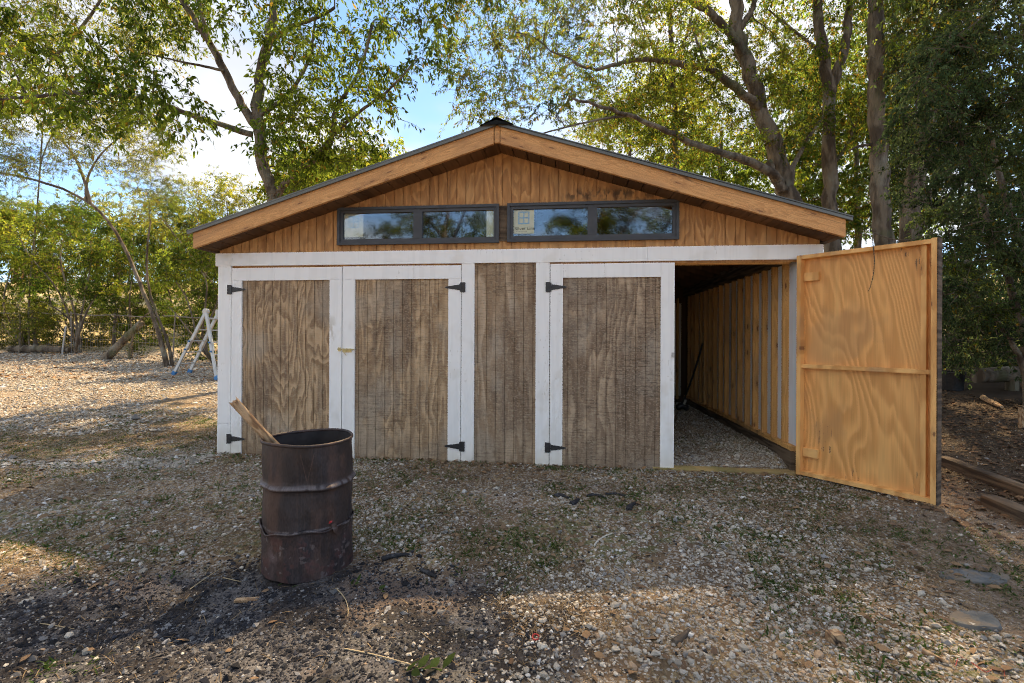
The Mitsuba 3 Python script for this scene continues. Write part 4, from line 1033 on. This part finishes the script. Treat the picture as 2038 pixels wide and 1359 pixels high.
# ------------------------------------------------------------------ loose ground cover
def ashm(x, y):
    e = np.sqrt(((x + 1.45) / 1.95) ** 2 + ((y - 2.32) / 1.02) ** 2) + .5 * (meshkit.fbm(np.stack([x * 1.6, y * 1.6, x * 0 + 5], -1), 3, 2) - .5)
    return 1 - sst(.75, 1.05, e)
def ground_z(x, y):
    """the height of the ground mesh itself"""
    from scipy.interpolate import RegularGridInterpolator as I
    if 'i' not in _CB: _CB['i'] = I((gy, gx), ZZ)
    return _CB['i'](np.stack([y, x], -1))
def view_pts(n, rng, y0, y1, wide=1.08, pw=1.0):
    """points over the yard, denser where the viewer stands near"""
    u = rng.random(n)
    y = 1 / (1 / y0 + (1 / y1 - 1 / y0) * u) if pw == 2 else (y0 + (y1 - y0) * u ** pw)
    x = (rng.random(n) * 2 - 1) * y * wide
    return x, y
def in_shed(x, y):
    s = x * CA - (y - F0Y) * SA; n = -x * SA - (y - F0Y) * CA
    return (s > SL - .02) & (s < 3.2) & (n < .03) & (n > BACK - .05)
ICO = trimesh.creation.icosahedron()
def stones(x, y, size, col, rng, base='ico', sink=.25, squash=(.45, .8)):
    if base == 'ico': bv, bf = np.array(ICO.vertices), np.array(ICO.faces)
    else: bv, bf = np.array([[1, 0, 0], [-1, 0, 0], [0, 1, 0], [0, -1, 0], [0, 0, 1], [0, 0, -1.0]]), np.array([[0, 2, 4], [2, 1, 4], [1, 3, 4], [3, 0, 4], [2, 0, 5], [1, 2, 5], [3, 1, 5], [0, 3, 5]])
    n, m = len(x), len(bv)
    var = np.array([bv * rng.uniform(.66, 1.22, (m, 1)) + rng.normal(size=(m, 3)) * .09 for _ in range(40)])
    v = var[rng.integers(0, 40, n)]
    sc = np.stack([rng.uniform(.8, 1.35, n), rng.uniform(.7, 1.0, n), rng.uniform(*squash, n)], -1) * size[:, None] / 2
    v = v * sc[:, None]
    a = rng.random(n) * 6.283; t = rng.normal(size=n) * .3
    ct, st = np.cos(t)[:, None], np.sin(t)[:, None]
    v = np.stack([v[..., 0], v[..., 1] * ct - v[..., 2] * st, v[..., 1] * st + v[..., 2] * ct], -1)
    c, s = np.cos(a)[:, None], np.sin(a)[:, None]
    v = np.stack([v[..., 0] * c - v[..., 1] * s, v[..., 0] * s + v[..., 1] * c, v[..., 2]], -1)
    v = v + np.stack([x, y, ground_z(x, y) + sc[:, 2] * (1 - 2 * sink)], -1)[:, None]
    return v.reshape(-1, 3), (np.arange(n)[:, None, None] * m + bf[None]).reshape(-1, 3), np.repeat(col, m, 0)
def stone_col(n, rng):
    t = rng.random((n, 1))
    c = np.array([.50, .455, .385]) * (1 - t) + np.array([.28, .245, .20]) * t
    k = rng.random(n)
    c[k < .10] = np.array([.22, .21, .20]); c[(k > .10) & (k < .17)] = np.array([.38, .27, .18]); c[k > .93] = np.array([.60, .58, .55])
    return c * rng.uniform(.75, 1.12, (n, 1))
rs = np.random.default_rng(21)
V_, F_, C_, n0 = [], [], [], 0
def push(t):
    global n0
    V_.append(t[0]); F_.append(t[1] + n0); C_.append(t[2]); n0 += len(t[0])
def flush(name, label, mat='m_vertex', smooth=False):
    global V_, F_, C_, n0
    add(name, (np.vstack(V_), np.vstack(F_)), mat, smooth, kind='stuff', color=np.vstack(C_), label=label)
    V_, F_, C_, n0 = [], [], [], 0
# gravel near the viewer
x, y = view_pts(150000, rs, 1.75, 7.0, 1.1, .85)
patch = meshkit.fbm(np.stack([x * 1.1, y * 1.1, x * 0], -1), 4, 6)
dens = sst(.42, .62, patch + .10 * sst(-1.0, 1.5, x) + .08 * sst(3.4, 5.0, y) * sst(-1.5, 0, x)) * .74 + .07
dens *= (1 - .80 * sst(.0, .7, x - .45 * y - .95 + .7 * (N3(x, y, .9, 3) - .5)))
dens *= (1 - .78 * ashm(x, y)) * (1 - .72 * sst(3.3, 4.3, x) * sst(2.8, 3.8, y)) * (1 - .55 * sst(-1.8, -3.2, x) * sst(5.6, 4.4, y))
k = (rs.random(len(x)) < dens) & ~in_shed(x, y) & (np.hypot(x - BX, y - BY) > .30)
x, y = x[k], y[k]
size = np.clip(np.exp(rs.normal(np.log(.0118), .50, len(x))), .005, .05)
far_ = (y > 4.2) | (size < .011)
push(stones(x[~far_], y[~far_], size[~far_], stone_col((~far_).sum(), rs), rs)); push(stones(x[far_], y[far_], size[far_] * 1.1, stone_col(far_.sum(), rs), rs, 'oct'))
# in the shed
s_, n_ = rs.uniform(1.3, 2.93, 9000), -(rs.random(9000) ** 1.3) * 4.6 - .09
p = fw(np.stack([s_, n_, s_ * 0], -1)); push(stones(p[:, 0], p[:, 1], np.exp(rs.normal(np.log(.02), .35, 9000)), stone_col(9000, rs), rs, 'oct'))
# the drive on the left
y = rs.uniform(5.2, 19, 46000); x = -3.3 - rs.random(46000) ** .9 * (y * 1.12 - 3.0)
k = ~in_shed(x, y) & (meshkit.fbm(np.stack([x * .8, y * .8, x * 0], -1), 3, 9) + .15 * sst(6, 9, y) > .42)
x, y = x[k], y[k]
push(stones(x, y, np.exp(rs.normal(np.log(.024), .4, len(x))) * (1 + .05 * y), stone_col(len(x), rs), rs, 'oct'))
flush('gravel', 'pale loose gravel scattered over the yard')
# charcoal and cinders
x, y = rs.normal(-1.5, 1.2, 80000), rs.normal(2.40, .55, 80000)
k = (y > 1.6) & (rs.random(len(y)) < ashm(x, y) * (.45 + .9 * sst(.42, .58, meshkit.fbm(np.stack([x * 5, y * 5, x * 0], -1), 3, 31)))) & (np.hypot(x - BX, y - BY) > .31); x, y = x[k], y[k]
push(stones(x, y, np.clip(np.exp(rs.normal(np.log(.0075), .65, len(x))), .003, .055), np.where(rs.random((len(x), 1)) < .78, np.array([[.020, .020, .024]]), np.array([[.12, .118, .12]])) * np.exp(rs.normal(0, .4, (len(x), 1))), rs, 'oct', .40, (.35, .8)))
x, y = rs.uniform(-2.5, 2.5, 900), rs.uniform(1.8, 5, 900); push(stones(x, y, np.full(900, .015) * rs.uniform(.5, 1.6, 900), np.array([[.03, .03, .032]]) * rs.uniform(.6, 2, (900, 1)), rs))
flush('charcoal', 'black charcoal bits strewn over the ash')
# dead grass and straw
def blades(x, y, L, w, lift, col, rng, flat=True):
    n = len(x); a = rng.random(n) * 6.283; d = np.stack([np.cos(a), np.sin(a), rng.uniform(*lift, n)], -1)
    o = np.stack([x, y, ground_z(x, y) - .002], -1); s = np.stack([-np.sin(a), np.cos(a), a * 0], -1) * w[:, None] / 2
    mid = o + d * (L * .55)[:, None] * [1, 1, 1.3]; tip = o + d * L[:, None] + np.array([0, 0, -.25]) * (L * d[:, 2] * .5)[:, None]
    v = np.stack([o - s, o + s, mid - s * .8, mid + s * .8, tip], 1).reshape(-1, 3)
    f = (np.arange(n)[:, None, None] * 5 + np.array([[0, 1, 3], [0, 3, 2], [2, 3, 4]])[None]).reshape(-1, 3)
    return v, f, np.repeat(col, 5, 0)
n = 170000
x, y = view_pts(n, rs, 1.75, 8.0, 1.1, .8)
k = (rs.random(n) < (1 - .93 * ashm(x, y)) * (.25 + .75 * sst(.40, .6, meshkit.fbm(np.stack([x * 1.3, y * 1.3, x * 0 + 3], -1), 4, 14)))) & ~in_shed(x, y); x, y = x[k], y[k]; n = len(x)
t = rs.random((n, 1)); col = (np.array([.25, .18, .10]) * (1 - t) + np.array([.085, .06, .036]) * t) * rs.uniform(.7, 1.2, (n, 1))
push(blades(x, y, rs.uniform(.03, .10, n), rs.uniform(.0022, .0046, n), (.02, .40), col, rs))
y = rs.uniform(6, 17, 26000); x = -3.4 - rs.random(26000) * (y * 1.1 - 3); k = ~in_shed(x, y); x, y = x[k], y[k]; n = len(x)
push(blades(x, y, rs.uniform(.04, .12, n), rs.uniform(.006, .012, n), (.02, .3), np.array([[.25, .18, .10]]) * rs.uniform(.6, 1.3, (n, 1)), rs))
flush('straw', 'dead brown grass and straw lying on the dirt')
# green weeds and tufts
cx, cy = view_pts(3600, rs, 1.8, 8.5, 1.1, .8)
m_ = meshkit.fbm(np.stack([cx * 1.2, cy * 1.2, cx * 0 + 8], -1), 3, 17)
k = (m_ > .47) & (rs.random(3600) < 1 - .95 * ashm(cx, cy)) & ~in_shed(cx, cy) & (cx < 3.6); cx, cy = cx[k], cy[k]
gx2, gy2 = rs.uniform(-6.5, -3.2, 260), rs.uniform(4.6, 8.0, 260)
cx, cy = np.r_[cx, gx2], np.r_[cy, gy2]
ws_ = rs.uniform(SL - .1, 1.6, 70); wp = fw(np.stack([ws_, rs.uniform(.02, .14, 70), ws_ * 0], -1)); cx, cy = np.r_[cx, wp[:, 0]], np.r_[cy, wp[:, 1]]
per = 22; n = len(cx) * per
r_ = np.repeat(rs.uniform(.02, .085, len(cx)), per)
x, y = np.repeat(cx, per) + rs.normal(size=n) * r_, np.repeat(cy, per) + rs.normal(size=n) * r_
k = ~in_shed(x, y); x, y = x[k], y[k]; n = len(x)
col = np.array([.075, .14, .04]) * rs.uniform(.6, 1.7, (n, 1)) + np.array([.05, .03, 0]) * rs.random((n, 1)) ** 2
push(blades(x, y, rs.uniform(.02, .05, n), rs.uniform(.005, .010, n), (.12, .7), col, rs))
flush('weeds', 'low green weeds and grass tufts in the gravel', 'm_leaf')
# fallen leaves
def litter(n, pts, L, col, rng):
    x, y = pts; n = len(x); a = rng.random(n) * 6.283
    d = np.stack([np.cos(a), np.sin(a), rng.normal(size=n) * .18], -1); nr = np.array([0, 0, 1.0]) + rng.normal(size=(n, 3)) * .38
    v, f, m = leaf_mesh(np.stack([x, y, ground_z(x, y) + rng.uniform(.004, .02, n)], -1), d, nr, L, L * rng.uniform(.35, .6, n), True)
    return v, f, np.repeat(col, m, 0)
x, y = view_pts(2400, rs, 1.75, 7, 1.1, .7); k = ~in_shed(x, y) & (rs.random(len(x)) < 1 - .92 * ashm(x, y)); x, y = x[k], y[k]; n = len(x)
t = rs.random((n, 1)); push(litter(n, (x, y), rs.uniform(.03, .075, n), np.array([.23, .15, .085]) * (1 - t) + np.array([.11, .068, .042]) * t, rs))
ws_ = rs.uniform(SL, 3.0, 420); wp = fw(np.stack([ws_, .03 + rs.random(420) ** 2 * .35, ws_ * 0], -1)); t = rs.random((420, 1)); push(litter(420, (wp[:, 0], wp[:, 1]), rs.uniform(.03, .07, 420), np.array([.24, .14, .07]) * (1 - t) + np.array([.08, .05, .032]) * t, rs))
x, y = rs.uniform(3.4, 8, 5200), rs.uniform(2.9, 9.5, 5200); n = len(x); t = rs.random((n, 1)); push(litter(n, (x, y), rs.uniform(.04, .09, n), np.array([.17, .10, .055]) * (1 - t) + np.array([.045, .028, .02]) * t, rs))
y = rs.uniform(12, 20, 5200); x = -3.5 - rs.random(5200) * (y * 1.1 - 3); n = len(x); push(litter(n, (x, y), rs.uniform(.06, .12, n), np.array([[.22, .12, .06]]) * rs.uniform(.5, 1.5, (n, 1)), rs))
flush('leaf_litter', 'dry brown leaves scattered on the ground')

# ------------------------------------------------------------------ single things lying about
def stick(P, r, label, name='stick', mat='m_driftwood', lift=.006, sides=7, cat='stick', rough=.25):
    Q = [gp(px, py) for px, py in P]
    for q in Q: q[2] = float(ground_z(np.array([q[0]]), np.array([q[1]]))[0]) + lift
    r = r * (.6 if mat == 'm_straw' else 1); Q = spline(Q, 12); rr = np.interp(np.linspace(0, 1, 12), [0, .5, 1], [r, r * .9, r * .5])
    return add(name, tube(Q, rr, sides, rough=rough, seed=len(scene) % 89), mat, 50, label=label, cat=cat)
scene['m_char'] = principled(lambda p, n, uv: mix((.018, .018, .021), (.06, .06, .066), smoothstep(.5, .8, fbm(p.x * 60, p.y * 60, p.z * 60, 3))), .7, .3)
scene['m_straw'] = principled((.42, .33, .20), .8, .2)
scene['m_bone'] = principled((.52, .48, .40), .8, .2)
stick([(205, 1070), (262, 1050), (318, 1046)], .006, 'long pale dry stalk lying at the back edge of the ash', mat='m_straw')
stick([(378, 1178), (410, 1155), (436, 1138)], .005, 'short pale stalk lying among the charcoal left of the barrel', mat='m_straw')
stick([(445, 1153), (480, 1160)], .004, 'tiny straw stalk just left of the barrel foot', mat='m_straw')
stick([(668, 1175), (688, 1200), (692, 1235)], .005, 'thin bent stalk on the ash in front of the barrel', mat='m_straw')
stick([(80, 1245), (115, 1250), (148, 1255)], .004, 'thin grey stalk on the dark ash at the lower left', mat='m_straw')
stick([(685, 1300), (760, 1312), (848, 1340)], .006, 'long thin stem pointing at the green sprig at the bottom', mat='m_straw')
stick([(1183, 1090), (1190, 1078), (1205, 1068), (1220, 1060)], .006, 'curved pale stick on the gravel in front of the middle panel', mat='m_bone')
stick([(1340, 1285), (1356, 1274), (1371, 1262)], .018, 'thick brown stick lying on the gravel near the bottom centre', mat='m_bark', lift=.012)
stick([(1836, 1302), (1862, 1312), (1888, 1326)], .014, 'pale broken branch at the lower right', mat='m_driftwood', lift=.012)
stick([(760, 1118), (790, 1113), (816, 1110)], .017, 'charred black stick just right of the barrel', mat='m_char', lift=.012)
stick([(838, 1138), (868, 1152)], .016, 'short charred chunk on the edge of the ash right of the barrel', mat='m_char', lift=.008)
stick([(1745, 1150), (1800, 1175), (1880, 1195)], .004, 'thin dark twig trailing across the dirt at the right', mat='m_twig')
for q, (P, lab) in enumerate((([(1104, 989), (1118, 990), (1132, 994)], 'leftmost charred scrap in front of the third door'), ([(1136, 1006), (1146, 1000), (1152, 996)], 'charred scrap bent upwards beside the leftmost one'), ([(1168, 990), (1185, 988), (1205, 992)], 'thin charred strip before the third door'),
                              ([(1205, 986), (1225, 985), (1243, 990)], 'long charred strip nearest to the third door'), ([(1250, 1018), (1258, 1008), (1268, 1002)], 'charred lump farthest right on the gravel'))):
    stick(P, .022 if q in (0, 1, 4) else .014, lab, 'charred_scrap', 'm_char', .008, 7, 'charred wood', .4)
def chip(px, py, l, w, h, rot, label, name='wood_chip', mat='m_driftwood', cat='wood'):
    p = gp(px, py); v, f = cbox(-l / 2, l / 2, -w / 2, w / 2, 0, h, .003); v = v + meshkit.noise(v * 40, 3)[:, None] * .004
    c, s = math.cos(rot), math.sin(rot); v = np.stack([v[:, 0] * c - v[:, 1] * s, v[:, 0] * s + v[:, 1] * c, v[:, 2]], -1)
    p[2] = float(ground_z(np.array([p[0]]), np.array([p[1]]))[0]); return add(name, (v + p, f), mat, label=label, cat=cat)
chip(490, 1196, .125, .032, .012, .1, 'flat reddish wood chip on the ash below the barrel', mat='m_driftwood')
chip(1662, 1282, .065, .05, .045, .2, 'small tan block of wood at the lower right', 'wood_block', 'm_driftwood')
chip(1797, 993, .085, .05, .012, .5, 'sunlit scrap of pale wood under the open door', mat='m_pine')
# flat dark stones
def slab(px, py, rx, ry, h, label, seed):
    rng = np.random.default_rng(seed); p = gp(px, py); k = 18; a = np.arange(k) / k * 6.283
    rr = 1 + .55 * (meshkit.noise(np.stack([np.cos(a) * 1.6, np.sin(a) * 1.6, a * 0], -1), seed) - .5) + .12 * (meshkit.noise(np.stack([np.cos(a) * 5, np.sin(a) * 5, a * 0], -1), seed) - .5)
    pts = []
    for s, z in ((1.02, -.03), (1.0, .3 * h), (.93, .85 * h), (.6, 1.0 * h), (.0, 1.02 * h)):
        pts += [np.stack([np.cos(a) * rx * rr * s, np.sin(a) * ry * rr * s, a * 0 + z + (.006 * np.cos(a * 3) if s > .5 else 0)], -1)]
    v = np.vstack(pts) + p; i = np.arange(4)[:, None] * k; j = np.arange(k)[None]; j2 = (j + 1) % k
    q = np.stack([i + j, i + j2, i + k + j2, i + k + j], -1).reshape(-1, 4)
    add('flat_stone', (v, q), 'm_slate', 40, label=label, cat='stone')
scene['m_slate'] = bump(principled(lambda p, n, uv: mix(mix((.075, .080, .080), (.15, .145, .135), smoothstep(.35, .65, fbm(p.x * 9, p.y * 9, p.z * 9, 5))), (.17, .13, .09), smoothstep(.5, .7, fbm(p.x * 14, p.y * 14, 3.0, 4)) * .8), .75, .3), lambda p, n, uv: fbm(p.x * 20, p.y * 20, p.z * 20, 4) * .01, 1.0, 3e-3)
slab(1942, 1240, .125, .095, .022, 'smooth dark flat stone set in the dirt at the lower right', 3)
slab(1950, 1150, .21, .09, .018, 'larger dark flat stone half buried behind the smaller one', 5)
# timbers on the right
def beam(P, w, h, label, mat='m_old_timber', name='timber', lift=0.0, cat='timber'):
    a, b = [gp(*q) for q in P]
    a, b = a + [0, 0, lift], b + [0, 0, lift]
    x = unit(b - a); y = unit(np.cross([0, 0, 1.0], x)); z = np.cross(x, y); L = np.linalg.norm(b - a)
    n = 16; V = []
    pr = np.array([(-.5, -.2), (-.42, .9), (-.2, 1), (.2, 1), (.42, .92), (.5, -.2)])
    for q in np.linspace(0, 1, n):
        e = meshkit.noise(np.c_[pr * 5, np.full(len(pr), q * L * 5)], 4) - .5
        V.append(a + x * q * L + y * (pr[:, :1] * w * (1 + .16 * e[:, None])) + z * (pr[:, 1:] * h * (1 + .16 * e[:, None])))
    V = np.vstack(V); m = len(pr); i = np.arange(n - 1)[:, None] * m; j = np.arange(m)[None]; j2 = (j + 1) % m
    q = np.stack([i + j, i + j2, i + m + j2, i + m + j], -1).reshape(-1, 4); F = np.vstack([q[:, [0, 1, 2]], q[:, [0, 2, 3]]])
    for o in (0, (n - 1) * m): F = np.vstack([F, [[o, o + k_, o + k_ + 1] for k_ in range(1, m - 1)]])
    add(name, (V, F[:, ::-1]), mat, 40, label=label, cat=cat)
beam(((1878, 925), (2140, 1028)), .13, .10, 'long grey landscape timber edging the shady bank')
beam(((1968, 1006), (2130, 1078)), .15, .10, 'shorter grey timber lying in front of the long edging one')
p = at(1945, 748, 8.6); q = at(2140, 742, 8.8)
TL = add('log', tube(spline([p, (p + q) / 2 + [0, 0, .02], q], 12), .13, 12, rough=.1, seed=4), 'm_bark', 50, label='thick log lying level under the evergreen thicket', cat='log')
for q2 in (.35, .75):
    c = p + (q - p) * q2; g = float(G(c[0], c[1])); add(TL + '__prop', tube([[c[0], c[1], g - .1], [c[0], c[1], c[2] - .08]], .09, 9, rough=.1), 'm_bark', 50)
stick([(1956, 797), (1974, 806), (1994, 816)], .045, 'pale split branch on the bank under the level log', 'branch', 'm_driftwood', .05, 9, 'branch')
a = gp(2034, 852); v, f = cbox(-.05, .05, -.03, .03, -.1, .30, .01)
v[:, 0] *= .5
add('stake', (v + a, f), 'm_driftwood', label='short pale stake at the right edge of the bank', cat='stake')
a = gp(1893, 776)
BK = thing('bin', 'black plastic tub in the shade right of the open door', 'tub')
def ring_tub(prof, c, sides=20):
    prof = np.asarray(prof); th = np.arange(sides) / sides * 6.2832
    v = np.stack([c[0] + prof[:, :1] * np.cos(th), c[1] + prof[:, :1] * np.sin(th), c[2] + prof[:, 1:] * np.ones(sides)], -1).reshape(-1, 3)
    i = np.arange(len(prof) - 1)[:, None] * sides; j = np.arange(sides)[None]; j2 = (j + 1) % sides
    return v, np.stack([i + j, i + j2, i + sides + j2, i + sides + j], -1).reshape(-1, 4)
add(BK + '__body', ring_tub([(.0, .0), (.17, .0), (.205, .33), (.195, .33), (.16, .02), (.0, .02)], a), 'm_black', 40)
add(BK + '__rim', ring_tub([(.204, .315), (.222, .32), (.222, .338), (.198, .340)], a), 'm_black', 40)
# bits of colour: a red ring, a red wire, a green sprig, a nut
p = gp(1066, 1276); th = np.linspace(0, 5.6, 16)
add('bottle_cap_ring', tube(np.stack([p[0] + .016 * np.cos(th), p[1] + .016 * np.sin(th), p[2] + .012 + .004 * np.sin(th)], -1), .004, 6), 'm_red', True, label='small red plastic ring on the gravel at the bottom centre', cat='ring')
stick([(1902, 1330), (1930, 1322), (1962, 1342), (1975, 1335), (1992, 1340), (2000, 1350)], .0016, 'thin red wire curling at the lower right corner', 'wire', 'm_red', .008, 5, 'wire', 0)
def sprig(P, n, L, label, seed, tone=(.10, .15, .05)):
    rng = np.random.default_rng(seed); K = thing('leafy_sprig', label, 'sprig')
    Q = [gp(*q) for q in P]; Q = [q + [0, 0, .012 + .01 * i_] for i_, q in enumerate(Q)]; Q = spline(Q, 10)
    add(K + '__stem', tube(Q, .003, 6), 'm_twig', True)
    t_ = np.linspace(.1, 1, n); pos = np.stack([np.interp(t_, np.linspace(0, 1, 10), Q[:, c]) for c in range(3)], -1)
    ax_ = unit(Q[-1] - Q[0]); sd_ = unit(np.cross(ax_, [0, 0, 1]))
    for q in range(n):
        d = ax_ * .5 + sd_ * (1 if q % 2 else -1) * .8 + np.array([0, 0, rng.uniform(.1, .6)])
        v, f, m = leaf_mesh(pos[q:q + 1], d[None], np.array([[rng.normal() * .3, rng.normal() * .3 - .4, 1]]), np.array([L * rng.uniform(.7, 1.2)]), np.array([L * .42]), True)
        add(K + '__leaf', (v, f), 'm_leaf', color=np.tile(np.array(tone) * rng.uniform(.7, 1.2), (m, 1)))
sprig([(800, 1352), (835, 1345), (880, 1352)], 7, .085, 'green broad leaved sprig lying at the bottom edge', 3)
sprig([(698, 1172), (712, 1168)], 3, .05, 'small curled green leaves on the ash right below the barrel', 5)
sprig([(752, 1178), (766, 1186)], 2, .05, 'single green leaf lying on the ash farther right of the barrel', 6)
# the trimmer leaning inside the shed, twigs hanging over the open door
a = fw([2.62, -3.55, 0]); a[2] = float(ground_z(a[None, 0], a[None, 1])[0]); b = fw([2.88, -3.25, 1.32])
GT = thing('garden_tool', 'dark long handled tool leaning inside the open shed', 'tool')
add(GT + '__handle', tube(spline([a + [0, 0, .12], (a + b) / 2, b], 6), .016, 8), 'm_black', True)
add(GT + '__head', tube([a + [-.09, 0, .05], a + [0, 0, .10], a + [.09, -.02, .05]], [.05, .06, .05], 10), 'm_black', True)
add(GT + '__collar', tube([a + (b - a) * .1, a + (b - a) * .17], .022, 8), 'm_bone')
dp = lambda e, m_, z: np.array([DH[0] + e * DE[0] + m_ * DM[0], DH[1] + e * DE[1] + m_ * DM[1], z])
add('hanging_twig', tube(spline([dp(.62, -.1, 2.40), dp(.66, .03, 2.262), dp(.68, .06, 2.14), dp(.67, .055, 1.98), dp(.63, .05, 1.84)], 16), np.linspace(.005, .0025, 16), 5), 'm_twig', True, label='thin dead twig hanging over the top of the open door', cat='twig')
add('hanging_twig', tube(spline([dp(.62, -.1, 2.40), dp(.8, -.05, 2.30), dp(.95, .0, 2.275), dp(1.1, -.02, 2.32)], 12), np.linspace(.005, .003, 12), 5), 'm_twig', True, label='bare twig lying along the top edge of the open door', cat='twig')
P = [at(x, y, 6.6) for x, y in ((2000, 60), (1950, 120), (1890, 170), (1888, 215), (1870, 290), (1840, 330))]
add('hanging_vine', tube(spline(P, 20), np.linspace(.012, .006, 20), 6), 'm_twig', True, label='bare grey vine hanging down in front of the evergreen thicket', cat='vine')
